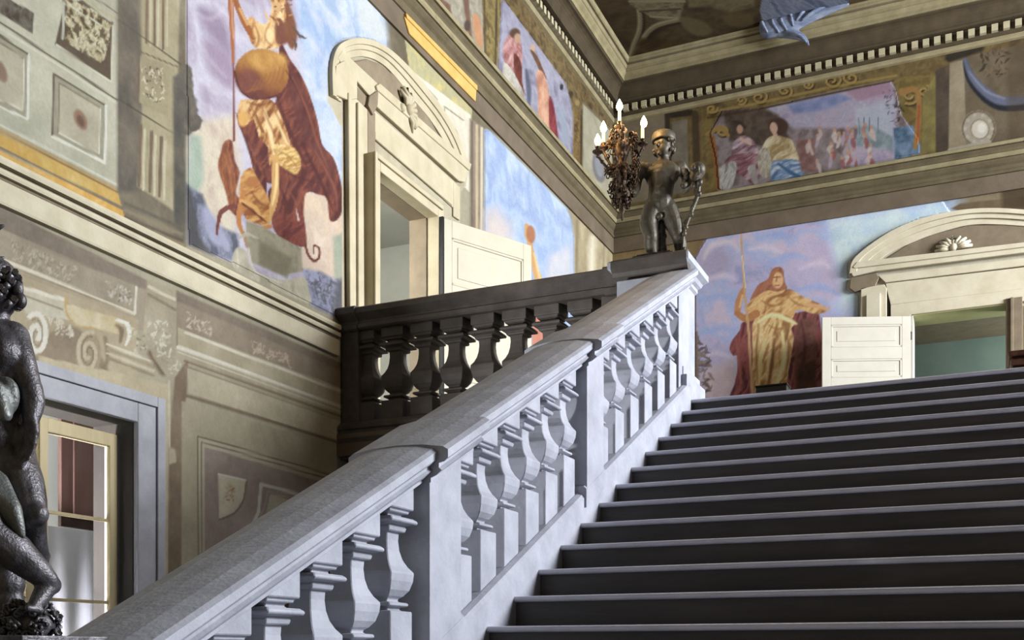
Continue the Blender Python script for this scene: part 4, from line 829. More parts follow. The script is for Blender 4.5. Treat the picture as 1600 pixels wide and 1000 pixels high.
# middle cornice round both walls
M['fascia'] = mat('mauve_fascia', (98, 86, 70), (116, 103, 86), 3, 0.8, bump=0.2)
M['corn'] = mat('olive_cornice', (88, 78, 56), (108, 98, 74), 4, 0.8, bump=0.2)
profile_sweep([(0,6.80),(.03,6.80),(.03,7.05),(.0,7.06)], 'trim_6', M['fascia'])
profile_sweep([(0,7.05),(.045,7.06),(.045,7.10),(.03,7.12),(.03,7.17),(.06,7.20),(.085,7.24),(.085,7.265),(.0,7.27)], 'trim_7', M['corn'])
profile_sweep([(0,7.27),(.10,7.275),(.115,7.30),(.115,7.335),(.0,7.34)], 'trim_8', M['straw'])
profile_sweep([(0,7.34),(.10,7.345),(.11,7.38),(.14,7.42),(.0,7.43)], 'trim_9', M['corn'])
profile_sweep([(0,7.43),(.16,7.432),(.165,7.45),(.165,7.475),(.14,7.49),(.0,7.53)], 'trim_10', M['straw'])
# crowning cornice with dentils
profile_sweep([(0,9.00),(.04,9.01),(.055,9.04),(.055,9.075),(.02,9.09),(0,9.09)], 'trim_11', M['straw'])
tb = profile_sweep([(0,9.09),(.03,9.09),(.03,9.34),(0,9.34)], 'trim_12', M['cove'])
def dent(b, x0, x1, y0, y1): b.box(x0, x1, y0, y1, 9.155, 9.255)
b = MB(); x = XL+.22
while x < 1.9: dent(b, x, x+.088, YB-.095, YB-.025); x += .158
y = YB-.30
while y > 8: dent(b, XL+.025, XL+.085, y, y+.075); y -= .14
b.build('dentil_row', M['dentil'], tb)
prof = [(0,9.28),(.14,9.28),(.145,9.31),(.14,9.33)]
for k in range(7): a = math.pi/2*k/6; prof.append((.14+.15*(1-math.cos(a)), 9.33+.18*math.sin(a)))
prof += [(.29,9.54),(0,9.54)]
profile_sweep(prof, 'trim_13', M['cove'])
profile_sweep([(0,9.54),(.31,9.54),(.315,9.56),(.315,9.60),(.335,9.62),(.36,9.65),(.0,9.66)], 'trim_14', M['straw'])
profile_sweep([(0,9.66),(.345,9.66),(.35,9.69),(.37,9.70),(.39,9.74),(.0,9.75)], 'trim_15', M['straw'])
profile_sweep([(0,9.75),(.375,9.75),(.38,9.765),(.0,9.77)], 'trim_16', M['groove'])
profile_sweep([(0,9.77),(.41,9.77),(.43,9.785),(.43,9.81),(.44,9.83),(.44,9.95),(0,9.95)], 'trim_17', M['straw'])
# ---------------------------------------------------------------- painted ceiling
CC = Canvas(np.concatenate([[XL+.43], np.arange(XL+.45, 1.6, .022), [3.4, 8.0, 12.0]]), np.concatenate([[-2, 4, 9], np.arange(11.4, 17.06, .02), [17.08]]), lambda u, v: (u, v, 9.84), (78, 62, 42))
C = CC
C.poly([(800, -500), (1700, -500), (1700, 200), (800, 200)], [(60, 48, 32), (92, 76, 52), (70, 56, 38)], 'cloud', sc=1.6, seed=51)
ST1 = (138, 128, 96); ST0 = (56, 44, 30)
for q in (((984, 92), (990, 70), (998, 50), (1000, 30), (996, 4)), ((990, 94), (1000, 70), (1012, 50), (1030, 38), (1064, 30))):
    C.stroke([(x+4, y+2) for x, y in q], 9, ST0, soft=3, sm=3); C.stroke(q, [7, 8, 8, 8, 7], ST1, soft=2, sm=3); C.stroke([(x-1.5, y-1) for x, y in q], 2, (168, 158, 126), sm=3)
C.poly([(980, -20), (1060, -30), (1070, 4), (1062, 28), (1030, 32), (1016, 26), (1000, 16), (984, 8)], [(116, 106, 78), (144, 134, 102), (96, 86, 62)], 'cloud', sc=6, seed=52, soft=2)
C.stroke([(984, 2), (1070, 2)], 4, (150, 142, 110)); C.stroke([(1000, 18), (1064, 14)], 3, (84, 72, 52)); C.stroke([(1016, 26), (1062, 28)], 3, (154, 146, 116))
C.poly([(1070, -20), (1120, -10), (1180, -20), (1178, 10), (1140, 20), (1110, 10), (1076, 12)], [(104, 92, 62), (126, 114, 80), (88, 76, 52)], 'cloud', sc=4, seed=53, soft=5)
C.poly([(1062, 26), (1100, 34), (1112, 50), (1090, 56), (1070, 44)], (112, 100, 70), soft=5, sm=3); C.poly([(1130, 24), (1170, 22), (1176, 40), (1140, 40)], (104, 88, 56), soft=5, sm=3)
C.poly([(985, 92), (1000, 60), (1030, 60), (1060, 66), (1060, 84), (1000, 96)], [(72, 54, 32), (92, 72, 44)], 'fold', ang=10, fr=.2, seed=3, soft=6)
C.poly([(1320, -30), (1420, -40), (1500, -60), (1480, -10), (1330, 20)], [(110, 92, 58), (92, 76, 48)], 'cloud', sc=3, seed=54, soft=10)
C.poly([(1196, -18), (1216, -34), (1240, -22), (1268, -38), (1300, -30), (1326, -12), (1322, 10), (1290, 30), (1240, 40), (1190, 30)], [(92, 104, 132), (140, 150, 170), (112, 122, 148)], 'fold', ang=150, fr=.2, seed=55, soft=2, sm=3)
C.wear(8, 37)
struct(C.mesh('ceiling', (0, 0, -1), M['wallpaint']))
# painted plaster cloth spilling over the ceiling frame (one relief)
out = smooth([(1196, 6), (1186, 20), (1184, 36), (1190, 50), (1204, 59), (1224, 60), (1243, 56), (1254, 61), (1263, 69), (1266, 60), (1259, 48), (1252, 38), (1262, 28), (1290, 19), (1318, 12), (1322, 2), (1260, -4)], 4)
M['bluecloth'] = mat('painted_blue_cloth', (96, 110, 140), (150, 160, 180), 5, 0.7, bump=0.3, stretch=(1, 1, 3))
def relief(name, px, plane, t, m, parent=None, wall='L', bev=.004, grow=0):
    b = MB()
    if wall == 'L': pts = [(plane,)+onL(x, y, plane) for x, y in px]; d = (t, 0, 0)
    else:
        pts = []
        for x, y in px: X, Z = onB(x, y, plane); pts.append((X, plane, Z))
        d = (0, -t, 0)
    b.prism(pts, d); return b.build(name, m, parent, bevel=bev, seg=1)
def cl_pt(x, y): X, Z = onB(x, y, 17.0); return (X, 17.0, Z)
b = MB(); rr = random.Random(2)
for pts, rs in ((((1322, 4), (1292, 14), (1262, 24), (1232, 34), (1208, 38)), (.05, .08, .12, .18, .2)), (((1212, 8), (1202, 22), (1204, 40)), (.14, .16, .19)), (((1240, 8), (1236, 24), (1228, 40)), (.12, .14, .15)),
                (((1222, 46), (1246, 54), (1258, 61), (1263, 69)), (.12, .07, .04, .015)), (((1290, 4), (1270, 14)), (.08, .09))):
    q = smooth([cl_pt(*p) for p in pts], 4, False); b.tube(q, list(np.interp(np.linspace(0, len(rs)-1, len(q)), range(len(rs)), rs)), 12); b.ball(q[0], rs[0]); b.ball(q[-1], rs[-1])
cl = b.build('ceiling_drapery', M['bluecloth'], None)
for v in cl.data.vertices: v.co.y = 17.03+(v.co.y-17.0)*.42
rm = cl.modifiers.new('fuse', 'REMESH'); rm.mode = 'VOXEL'; rm.voxel_size = .012; rm.use_smooth_shade = True
sm_ = cl.modifiers.new('soften', 'SMOOTH'); sm_.factor = .5; sm_.iterations = 4
tag(cl, 'painted blue grey cloth hanging over the ceiling frame above the back wall', 'drapery')
for pts in (((1196, 18), (1190, 34), (1200, 52)), ((1210, 14), (1206, 34), (1218, 52)), ((1224, 14), (1220, 32), (1230, 48)), ((1240, 12), (1236, 26), (1240, 42)), ((1262, 12), (1254, 22), (1244, 34)), ((1292, 10), (1272, 20), (1252, 34)), ((1226, 50), (1248, 57), (1261, 67))):
    b = MB(); q = smooth([cl_pt(*p) for p in pts], 4, False)
    b.tube([(x, 17.03-.42*(.17-.10*abs(i/len(q)-.5)*(1 if z > 9.3 else 2)) if x < 99 else 0, z) for i, (x, y, z) in enumerate(q)], [.012+.02*math.sin(math.pi*i/(len(q)-1)) for i in range(len(q))], 8); b.build('fold', M['bluecloth'], cl)
# ================================================================ DOOR 1 (left wall) : frame, painted pediment relief, open leaf
XF = -5.85
d1 = empty('door_1', (XL, 10.3, ZL)); struct(d1); inv = Matrix.Translation((-XL, -10.3, -ZL))
def to1(o, par=d1):                                                 # geometry was built in world space: hang it on its door
    o.parent = par
    for v in o.data.vertices: v.co -= Vector((XL, 10.3, ZL))
    return o
JY0, JY1, JZ = 9.67, 10.94, 5.0
to1(MB().box(-6.0, XF, JY0-.14, JY0, ZL, JZ+.15).build('jamb', M['cream'], None, .008))
to1(MB().box(-6.0, XF, JY1, JY1+.14, ZL, JZ+.15).build('jamb', M['cream'], None, .008))
to1(MB().box(-6.0, XF, JY0, JY1, JZ, JZ+.15).build('architrave', M['cream'], None, .008))
# stepped fillets around the frame
to1(MB().box(XF, XF+.025, JY0-.14, JY0-.09, ZL, JZ+.15).build('fillet', M['cream'], None, .006))
to1(MB().box(XF, XF+.025, JY0-.09, JY1+.09, JZ+.10, JZ+.15).build('fillet', M['cream'], None, .006))
to1(MB().box(-6.22, -6.0, JY1-.02, JY1+.25, ZL, JZ).build('reveal', M['taupe']))
to1(MB().box(-6.22, -6.0, JY0-.2, JY0-.02, ZL, JZ).build('reveal', M['taupe']))
to1(MB().box(-6.22, -6.0, JY0-.2, JY1+.25, JZ, 5.3).build('reveal', M['taupe']))
def r1(name, px, t, m=None, plane=XL, bev=.006): return to1(relief(name, px, plane, t, m or M['cream'], None, 'L', bev))
r1('pilaster', [(537, 140), (570, 172), (571, 470), (571, 530), (541, 530)], .035)
r1('pilaster_moulding', [(556, 160), (564, 168), (566, 530), (557, 530)], .03, plane=XL+.035)
r1('pilaster_moulding', [(541, 145), (546, 150), (548, 530), (544, 530)], .03, plane=XL+.035)
r1('return_panel', [(571, 168), (583, 178), (583, 530), (571, 530)], .03, M['taupe'])
r1('frieze_panel', [(577, 168), (712, 288), (712, 330), (583, 214)], .02)
r1('frieze_moulding', [(583, 206), (704, 312), (704, 322), (583, 218)], .03)
r1('frieze_return', [(706, 286), (716, 292), (716, 345), (706, 338)], .025)
r1('cornice', [(576, 150), (583, 140), (727, 268), (721, 286), (712, 284), (583, 168)], .05)
r1('cornice_lip', [(580, 136), (586, 132), (730, 258), (727, 268), (582, 143)], .065)
# curved hood of the pediment: three stepped mouldings along the same arc
arc_o = smooth([(514, 150), (513, 110), (516, 88), (524, 72), (540, 63), (560, 61), (582, 66), (606, 80), (632, 104), (660, 136), (690, 176), (712, 216), (728, 260)], 5, False)
arc_i = smooth([(532, 160), (530, 124), (532, 104), (540, 94), (552, 90), (566, 89), (584, 94), (602, 106), (622, 128), (644, 156), (672, 190), (694, 226), (712, 268)], 5, False)
def arcband(t0, t1, th, name, m):
    o = [(a[0]*(1-t0)+b_[0]*t0, a[1]*(1-t0)+b_[1]*t0) for a, b_ in zip(arc_o, arc_i)]; i = [(a[0]*(1-t1)+b_[0]*t1, a[1]*(1-t1)+b_[1]*t1) for a, b_ in zip(arc_o, arc_i)]
    b = MB(); R = []
    for p, q in zip(o, i):
        (y0, z0), (y1, z1) = onL(*p, XL), onL(*q, XL)
        R.append([(XL, y0, z0), (XL+th, y0, z0), (XL+th, y1, z1), (XL, y1, z1)])
    b.loft(R, False); return to1(b.build(name, m, None, .005))
arcband(0, .34, .05, 'hood_moulding', M['cream']); arcband(.34, .62, .035, 'hood_moulding', M['cream']); arcband(.62, 1.0, .02, 'hood_moulding', M['cream'])
r1('tympanum', [(548, 98), (570, 93), (590, 100), (612, 116), (640, 148), (672, 190), (700, 240), (716, 268), (586, 142)], .015, M['taupe'])
r1('hood_return', [(522, 92), (530, 80), (586, 132), (583, 146), (574, 152)], .04)
r1('hood_back', [(517, 104), (532, 96), (552, 126), (552, 156), (538, 158), (519, 150)], .05)
r1('hood_return', [(522, 104), (574, 154), (566, 168), (540, 150), (524, 128)], .02, M['taupe'])
r1('console_block', [(570, 152), (584, 142), (583, 166), (576, 182), (568, 166)], .06, M['taupe'])
M['ochrec'] = mat('ochre_painted_cornice', (196, 158, 84), (214, 178, 106), 6, .8)
r1('ochre_cornice', [(626, 27), (739, 141), (738, 160), (634, 54)], .05, M['ochrec'])
r1('ochre_fillet', [(627, 22), (739, 135), (739, 143), (628, 30)], .065, M['ochrec'])
sh = empty('shell_ornament', (0, 0, 0)); sh.parent = d1
(sy, sz) = onL(636, 158, XL+.04)
b = MB()
for k in range(9):
    a = math.radians(-50+k*25); b.tube([(XL+.03, sy, sz-.1), (XL+.08, sy+.12*math.sin(a), sz-.1+.14*math.cos(a)), (XL+.04, sy+.2*math.sin(a), sz-.1+.24*math.cos(a))], [.02, .03, .02], 6)
b.ball((XL+.06, sy, sz-.1), .06); b.ball((XL+.05, sy+.14, sz-.2), .05); b.ball((XL+.05, sy-.14, sz-.14), .05)
o = b.build('shell', M['cream'], None)
for v in o.data.vertices: v.co -= Vector((XL, 10.3, ZL))
o.parent = sh
# open leaf
def door_leaf(parent, p0, p1, z0, z1, m, mp, org, panels, side=1):
    p0 = Vector((p0[0], p0[1], 0)); p1 = Vector((p1[0], p1[1], 0)); L_ = (p1-p0).length; ang = math.atan2(p1.y-p0.y, p1.x-p0.x)
    e = empty('door_leaf', (p0.x-org[0], p0.y-org[1], z0-org[2]), ang, parent); H = z1-z0; T = .045; s = side
    stw = .13
    b = MB(); zs = [0]+[v for p in panels for v in p]+[H]
    b.box(0, stw, -T/2, T/2, 0, H); b.box(L_-stw, L_, -T/2, T/2, 0, H)
    for i in range(0, len(zs), 2): b.box(stw, L_-stw, -T/2, T/2, zs[i], zs[i+1])
    b.build('stile_frame', m, e, .004)
    for a, c in panels:
        q = MB(); q.box(stw-.01, L_-stw+.01, -T*.2, T*.2, a-.01, c+.01); q.box(stw+.09, L_-stw-.09, -T*.36, T*.36, a+.09, c-.09)
        g = .03
        for yy in (-1, 1):
            for (xa, xb, za, zb) in ((stw, L_-stw, a, a+g), (stw, L_-stw, c-g, c), (stw, stw+g, a, c), (L_-stw-g, L_-stw, a, c)):
                q.box(xa, xb, min(0, yy*T*.45), max(0, yy*T*.45), za, zb)
        q.build('panel', mp, e, .006)
    for hz in (H-.35, .4):
        MB().lathe([(.012, 0), (.014, .01), (.014, .11), (.012, .12)], 8, (-.01, 0, hz)).build('hinge', M['black'], e)
    return e
door_leaf(d1, (-5.84, 11.00), (-5.25, 12.21), ZL+.01, 5.0, M['creamwood'], M['creamwood'], (XL, 10.3, ZL), [(.2, .75), (.9, 1.85), (2.08, 2.62)])
to1(MB().box(-5.90, -5.80, 10.955, 10.99, ZL, 5.0).build('hinge_side_strip', M['black']))  # narrow black strip along the hinge side of the opening
# room behind: pale wall
rb = MB().box(-8.6, -8.5, 8.6, 14.5, ZL-.1, 6.2); rb.box(-8.5, -6.2, 13.6, 13.7, ZL-.1, 6.2); rb.box(-8.5, -6.2, 8.6, 8.7, ZL-.1, 6.2)
rb.box(-8.5, -6.2, 8.6, 13.7, 5.9, 6.0); rb.box(-8.5, -6.2, 8.6, 13.7, ZL-.1, ZL); rb.box(-6.2, -6.0, 9.66, 10.95, ZL-.1, ZL)
struct(rb.build('wall_side_room', M['plaster']))
area('side_room_daylight', (-7.2, 9.4, 4.6), (-7.4, 13, 3.2), 1.2, 1.4, 120, (1.0, .99, .93))
# ================================================================ DOOR 2 (back wall)
d2 = empty('door_2', (-.54, YB, ZL)); struct(d2); O2 = Vector((-.54, YB, ZL))
def to2(o, par=d2):
    o.parent = par
    for v in o.data.vertices: v.co -= O2
    return o
def r2(name, px, t, m=None, plane=YB, bev=.006): return to2(relief(name, px, plane, t, m or M['cream2'], None, 'B', bev))
to2(MB().box(-1.27, -1.18, YB-.06, YB+.3, ZL, 5.12).build('jamb', M['whitewood'], None, .006))
to2(MB().box(.10, .32, YB-.07, YB+.3, ZL, 5.2).build('jamb', M['taupe'], None, .006))
to2(MB().box(.16, .20, YB-.10, YB-.07, ZL, 5.2).build('fillet', M['taupe'], None, .006))
M['soffit'] = mat('yellow_green_soffit', (170, 170, 120), (186, 184, 136), 3, .7)
to2(MB().box(-1.27, .2, YB-.03, YB+.55, 5.12, 5.3).build('lintel', M['soffit'], None, .004))
r2('architrave', [(1392, 478), (1600, 452), (1640, 448), (1640, 468), (1600, 472), (1574, 475), (1424, 493), (1416, 500), (1392, 500)], .05)
r2('architrave_moulding', [(1390, 468), (1640, 438), (1640, 448), (1392, 478)], .05)
r2('frieze_panel', [(1384, 444), (1640, 414), (1640, 440), (1390, 470)], .04)
r2('frieze_moulding', [(1372, 432), (1640, 400), (1640, 412), (1384, 443)], .05)
r2('cornice', [(1331, 430), (1338, 418), (1640, 382), (1640, 392), (1368, 426), (1334, 434)], .07)
r2('cornice_lip', [(1334, 420), (1340, 412), (1640, 377), (1640, 384), (1336, 422)], .09)
r2('capital', [(1328, 452), (1330, 436), (1370, 428), (1374, 436), (1368, 448), (1342, 456), (1336, 458)], .06, M['taupe'])
r2('pilaster', [(1346, 452), (1382, 446), (1386, 452), (1386, 620), (1342, 620)], .06)
r2('pilaster_moulding', [(1354, 462), (1376, 459), (1376, 600), (1354, 600)], .05, plane=YB-.045)
r2('shadow_strip', [(1384, 440), (1391, 450), (1391, 600), (1385, 600)], .02, M['dark'])  # dark strip standing in for the shadow beside the pilaster
ao = smooth([(1328, 430), (1334, 408), (1360, 385), (1396, 362), (1440, 344), (1500, 331), (1560, 328), (1640, 334)], 5, False)
ai = smooth([(1366, 418), (1372, 409), (1390, 396), (1420, 382), (1456, 368), (1512, 353), (1566, 352), (1640, 358)], 5, False)
for t0, t1, th in ((0, .3, .08), (.3, .62, .055), (.62, 1, .03)):
    b = MB(); R = []
    for a, c in zip(ao, ai):
        X0, Z0 = onB(a[0]*(1-t0)+c[0]*t0, a[1]*(1-t0)+c[1]*t0); X1, Z1 = onB(a[0]*(1-t1)+c[0]*t1, a[1]*(1-t1)+c[1]*t1)
        R.append([(X0, YB, Z0), (X0, YB-th, Z0), (X1, YB-th, Z1), (X1, YB, Z1)])
    b.loft(R, False); to2(b.build('hood_moulding', M['cream2'], None, .005))
r2('tympanum', [(1366, 416), (1420, 382), (1456, 368), (1512, 353), (1566, 352), (1640, 358), (1640, 382)], .02, M['taupe'])
sx, sz = onB(1490, 384); b = MB()
for k in range(9):
    a = math.radians(-90+k*22); b.tube([(sx, YB-.03, sz-.06), (sx+.14*math.sin(a), YB-.09, sz-.06+.10*math.cos(a)), (sx+.26*math.sin(a), YB-.05, sz-.06+.18*math.cos(a))], [.02, .035, .02], 6)
b.ball((sx, YB-.06, sz-.04), .06); to2(b.build('shell_ornament', M['cream2'], None))
door_leaf(d2, (-1.22, 17.42), (-2.45, 16.93), ZL+.01, 5.10, M['whitewood'], M['whitewood'], tuple(O2), [(.2, .8), (.95, 1.85), (2.02, 2.24), (2.42, 2.76)][:2]+[(2.0, 2.33), (2.5, 2.84)][:0]+[(2.0, 2.28), (2.46, 2.80)])
rb = MB().box(-4, 4, 20.2, 20.3, ZL-.1, 5.40); rb.box(-4, -3.9, YB+.3, 20.3, ZL-.1, 6.4); rb.box(3.9, 4, YB+.3, 20.3, ZL-.1, 6.4); rb.box(-4, 4, YB+.2, 20.3, ZL-.1, ZL)
struct(rb.build('wall_far_room', M['teal']))
struct(MB().box(-4, 4, YB+.2, 20.3, 5.40, 5.5).build('ceiling_far_room', M['taupe']))
area('far_room_daylight', (2.6, 18.9, 4.2), (-1.5, 20, 3.8), 1.2, 1.4, 130, (0.95, 1.0, 0.98))
# ================================================================ WINDOW 1 (lower left)
w1 = empty('window_1', (XL, 5.4, .2)); struct(w1); OW = Vector((XL, 5.4, .2))
def tow(o, par=w1):
    o.parent = par
    for v in o.data.vertices: v.co -= OW
    return o
tow(MB().box(XL, XL+.05, 6.31, 6.58, -.1, 1.975).build('surround', M['greyfr'], None, .008))
tow(MB().box(XL, XL+.05, 4.1, 6.31, 1.75, 1.975).build('surround', M['greyfr'], None, .008))
tow(MB().box(XL+.05, XL+.07, 6.50, 6.585, -.1, 1.98).build('surround_fillet', M['greyfr'], None, .006))
tow(MB().box(XL+.05, XL+.07, 4.1, 6.50, 1.90, 1.98).build('surround_fillet', M['greyfr'], None, .006))
tow(MB().box(-6.4, XL, 6.305, 6.5, -.1, 1.9).build('reveal', M['dark'])); tow(MB().box(-6.4, XL, 4.3, 6.5, 1.75, 1.9).build('reveal', M['dark']))
tow(MB().box(-6.4, XL+.1, 4.0, 6.6, -.2, -.1).build('window_sill', M['greyfr'], None, .01))
glass = bpy.data.materials.new('old_window_glass'); glass.use_nodes = True; gb = glass.node_tree.nodes['Principled BSDF']
gb.inputs['Transmission Weight'].default_value = 1; gb.inputs['Roughness'].default_value = .03; gb.inputs['IOR'].default_value = 1.25; gb.inputs['Base Color'].default_value = (.93, .93, .97, 1)
Xc = -6.15
for (ya, yb) in ((4.78, 5.50), (5.54, 6.27)):
    e = empty('casement', (Xc-OW.x, ya-OW.y, 0-OW.z), 0, w1); wd = yb-ya; zt = 1.66; z0 = -.1
    b = MB(); b.box(-.03, .03, 0, .075, z0, zt); b.box(-.03, .03, wd-.075, wd, z0, zt); b.box(-.03, .03, .07, wd-.07, zt-.10, zt); b.box(-.03, .03, .07, wd-.07, z0, z0+.1)
    b.build('casement_frame', M['woodfr'], e, .006)
    for z in (1.0, .38): MB().box(-.015, .015, .07, wd-.07, z-.012, z+.012).build('glazing_bar', M['woodfr'], e, .003)
    MB().box(-.004, .004, .06, wd-.06, z0+.05, zt-.05).build('pane', glass, e)
# folded shutter leaf and white curtain seen through the panes
shut = empty('interior_shutter', (-7.05, 7.62, .9)); tag(shut, 'brown panelled shutter standing behind the window glass above the white curtain', 'shutter')
b = MB(); b.box(-.01, .03, -1.05, .77, .14, 1.4); b.build('board', M['brownwood'], shut, .006)
MB().box(.03, .045, -.93, -.2, .22, 1.25).build('panel', M['brownwood'], shut, .01); MB().box(.03, .045, -.08, .65, .22, 1.25).build('panel', M['brownwood'], shut, .01)
M['curtain'] = mat('white_net_curtain', (214, 214, 222), (232, 232, 238), 3, .8, bump=.1)
b = MB(); R = [];
for i in range(80):
    y = 4.8+i*.04; R.append([(-6.95+.006*math.sin(i*.9), y, z) for z in (-1.5, 1.02)])
b.loft([[r[0], r[1], (r[1][0]-.01, r[1][1], r[1][2]), (r[0][0]-.01, r[0][1], r[0][2])] for r in R], True)
cu = b.build('curtain', M['curtain'], None); tag(cu, 'white net curtain hanging behind the lower panes of the left window', 'curtain')
rb = MB().box(-7.9, -7.8, 3, 8.5, -1.55, 2.6); rb.box(-7.8, -6.4, 8.4, 8.5, -1.55, 2.6); rb.box(-7.8, -6.4, 3, 3.1, -1.55, 2.6); rb.box(-7.8, -6.1, 3, 8.5, 2.5, 2.6)
struct(rb.build('wall_passage', M['plaster']))
area('passage_fill_light', (-6.55, 3.6, -.1), (-6.95, 6.6, .2), .4, .9, 750, (.96, .97, 1.0))  # added unseen lamp to brighten the curtain behind the panes
# ================================================================ bronzes
def PT(px, py, fw):
    r = (px-CX)/F*fw; z = (HY-py)/F*fw
    return Vector((r*CT-fw*ST, r*ST+fw*CT, z))
def limb(b, pts, rs, n=14):
    """muscle chain: overlapping tapered tube plus joint balls"""
    q = smooth([tuple(p) for p in pts], 4, False); rr = list(np.interp(np.linspace(0, len(rs)-1, len(q)), range(len(rs)), rs))
    b.tube(q, rr, n)
    for p, r in zip(pts, rs): b.ball(tuple(p), r*1.0, 10)
def fuse(b, name, m, parent, org, vox, sm=4):
    o = b.build(name, m, None)
    for v in o.data.vertices: v.co -= org
    o.parent = parent
    rm = o.modifiers.new('fuse', 'REMESH'); rm.mode = 'VOXEL'; rm.voxel_size = vox; rm.use_smooth_shade = True
    s = o.modifiers.new('soften', 'SMOOTH'); s.factor = .5; s.iterations = sm
    return o
def hand(b, wrist, dirv, side, sc, curl=.6):
    """palm, four bent fingers of unequal length, thumb leaving the side of the palm"""
    d = Vector(dirv).normalized(); s = Vector(side).normalized(); nrm = d.cross(s).normalized()
    w = Vector(wrist)
    for t in (-.5, 0, .5): b.tube([w+s*t*.03*sc, w+d*.05*sc+s*t*.06*sc, w+d*.095*sc+s*t*.066*sc], [.016*sc, .019*sc, .015*sc], 8)
    for i, L_ in enumerate((.072, .082, .076, .058)):
        a = w+d*.095*sc+s*(i-1.5)*.022*sc; p = [a]
        dd = d.copy(); cur = a
        for k in range(3):
            cur = cur+dd*L_*sc/3*1.15; p.append(cur); dd = (dd*math.cos(curl*.6)+nrm*math.sin(curl*.6)).normalized()
        b.tube(p, [.0105*sc, .0105*sc, .0095*sc, .007*sc], 7); b.ball(p[-1], .007*sc, 7)
    a = w+d*.03*sc-s*.03*sc; b.tube([a, a+(d*.6-s*.8)*.035*sc, a+(d*.9-s*.5)*.06*sc+nrm*.01*sc, a+d*.085*sc-s*.035*sc+nrm*.02*sc], [.014*sc, .0125*sc, .011*sc, .008*sc], 7)
# ---------------------------------------------------------------- upper statue: nude youth with horn and vine, front view
f0 = 9.52
org = Vector((-2.74, 9.25, 3.44))
us = empty('bronze_youth_statue', tuple(org))
tag(us, 'bronze nude youth with a cap standing on the corner pedestal beside the lit candelabrum', 'statue')
b = MB(); q = lambda x, y, d=0: PT(x, y, f0+d)
# torso
b.ball(q(1034, 274), .15, 12, (1.08, .70, .86)); b.ball(q(1010, 264), .062, 10); b.ball(q(1060, 264), .062, 10); b.ball(q(1022, 268, -.045), .066, 10, (1.15, .7, .75)); b.ball(q(1046, 268, -.045), .066, 10, (1.15, .7, .75))
limb(b, [q(1034, 276), q(1032, 300), q(1031, 318)], [.125, .112, .112]); b.ball(q(1031, 300, -.05), .075, 10); b.ball(q(1021, 324), .088, 10); b.ball(q(1041, 324), .088, 10); b.ball(q(1031, 338, -.06), .028)
limb(b, [q(1035, 262), q(1037, 246)], [.062, .048])
# legs: weight on the right of the picture, other knee relaxed
limb(b, [q(1019, 328), q(1013, 350, -.02), q(1017, 368, -.05)], [.084, .078, .056]); limb(b, [q(1017, 368, -.05), q(1017, 384, .0), q(1022, 407, .0)], [.056, .060, .034])
limb(b, [q(1044, 328), q(1053, 350, -.01), q(1058, 368, -.02)], [.086, .078, .056]); limb(b, [q(1058, 368, -.02), q(1063, 384, .02), q(1062, 406, .0)], [.056, .060, .034])
for x in (1022, 1062):
    a = q(x, 411, .03); c = q(x-1, 414, -.10); limb(b, [a, c], [.034, .024]); b.ball(q(x, 411, .04), .034)
    for k in range(5): p = c+Vector((CT, ST, 0))*(k-2)*.013; b.ball(p-Vector((-ST, CT, 0))*.02, .011, 6)
# arms
limb(b, [q(1004, 262), q(996, 278, .01), q(994, 294, -.02)], [.056, .05, .04]); limb(b, [q(994, 294, -.02), q(990, 302, -.08), q(982, 302, -.16)], [.042, .036, .026])
limb(b, [q(1064, 262), q(1072, 276, .02), q(1072, 290, -.02)], [.056, .05, .042]); limb(b, [q(1072, 290, -.02), q(1080, 288, -.10), q(1084, 282, -.14)], [.042, .036, .026])
hand(b, q(983, 302, -.16), (-.75, -.3, .25), (0, .1, 1), .75, .9); hand(b, q(1084, 282, -.14), (.55, -.4, .5), (0, .3, 1), .75, .9)
# head with features
hc = q(1037, 229); b.ball(hc, .096, 14, (.86, .95, 1.1)); b.ball(hc+Vector((0, -.045, -.045)), .062, 12, (.9, .8, .9)); 
fd = Vector((-.25, -.95, -.1)).normalized(); sd = Vector((.96, -.25, 0)).normalized()
b.tube([hc+fd*.085+Vector((0, 0, .02)), hc+fd*.112+Vector((0, 0, -.018))], [.011, .016], 7)
for s_ in (-1, 1): b.ball(hc+fd*.078+sd*.034*s_+Vector((0, 0, .022)), .016, 8); b.ball(hc+sd*.088*s_+Vector((0, 0, -.005)), .02, 8, (.6, 1, 1.3)); b.ball(hc+fd*.084+sd*.012*s_+Vector((0, 0, -.045)), .012, 8, (1.3, 1, .6))
b.ball(hc+fd*.075+Vector((0, 0, -.078)), .02, 8)
fuse(b, 'body', M['bronze2'], us, org, .0075, 3)
b = MB(); rr = random.Random(4)                                      # curls and cap
for k in range(46):
    a = rr.uniform(0, 6.28); h = rr.uniform(-.05, .09); p = hc+Vector((math.cos(a)*.088*math.sqrt(max(.1, 1-(h/.13)**2)), math.sin(a)*.095, h))
    if (p-hc).normalized().dot(fd) > .35 and h < .05: continue
    b.ball(p, rr.uniform(.016, .024), 7)
b.lathe([(.0, .125), (.06, .124), (.09, .116), (.102, .095), (.104, .06), (.106, .045), (.10, .04), (.09, .045)], 20, tuple(hc))
o = b.build('hair_and_cap', M['bronze2'], None)
for v in o.data.vertices: v.co -= org
o.parent = us
b = MB(); limb(b, [q(1036, 412, .08), q(1034, 385, .07), q(1033, 350, .06)], [.06, .045, .04]); 
for k in range(8): b.ball(q(1034+rr.uniform(-4, 4), 410-k*8, .06), .03, 7)
fuse(b, 'tree_stump_support', M['bronze'], us, org, .01, 2)
b = MB()                                                            # horn of fruit and hanging vine
limb(b, [q(1070, 300, -.08), q(1078, 290, -.12), q(1086, 276, -.12), q(1090, 266, -.12)], [.02, .04, .055, .07])
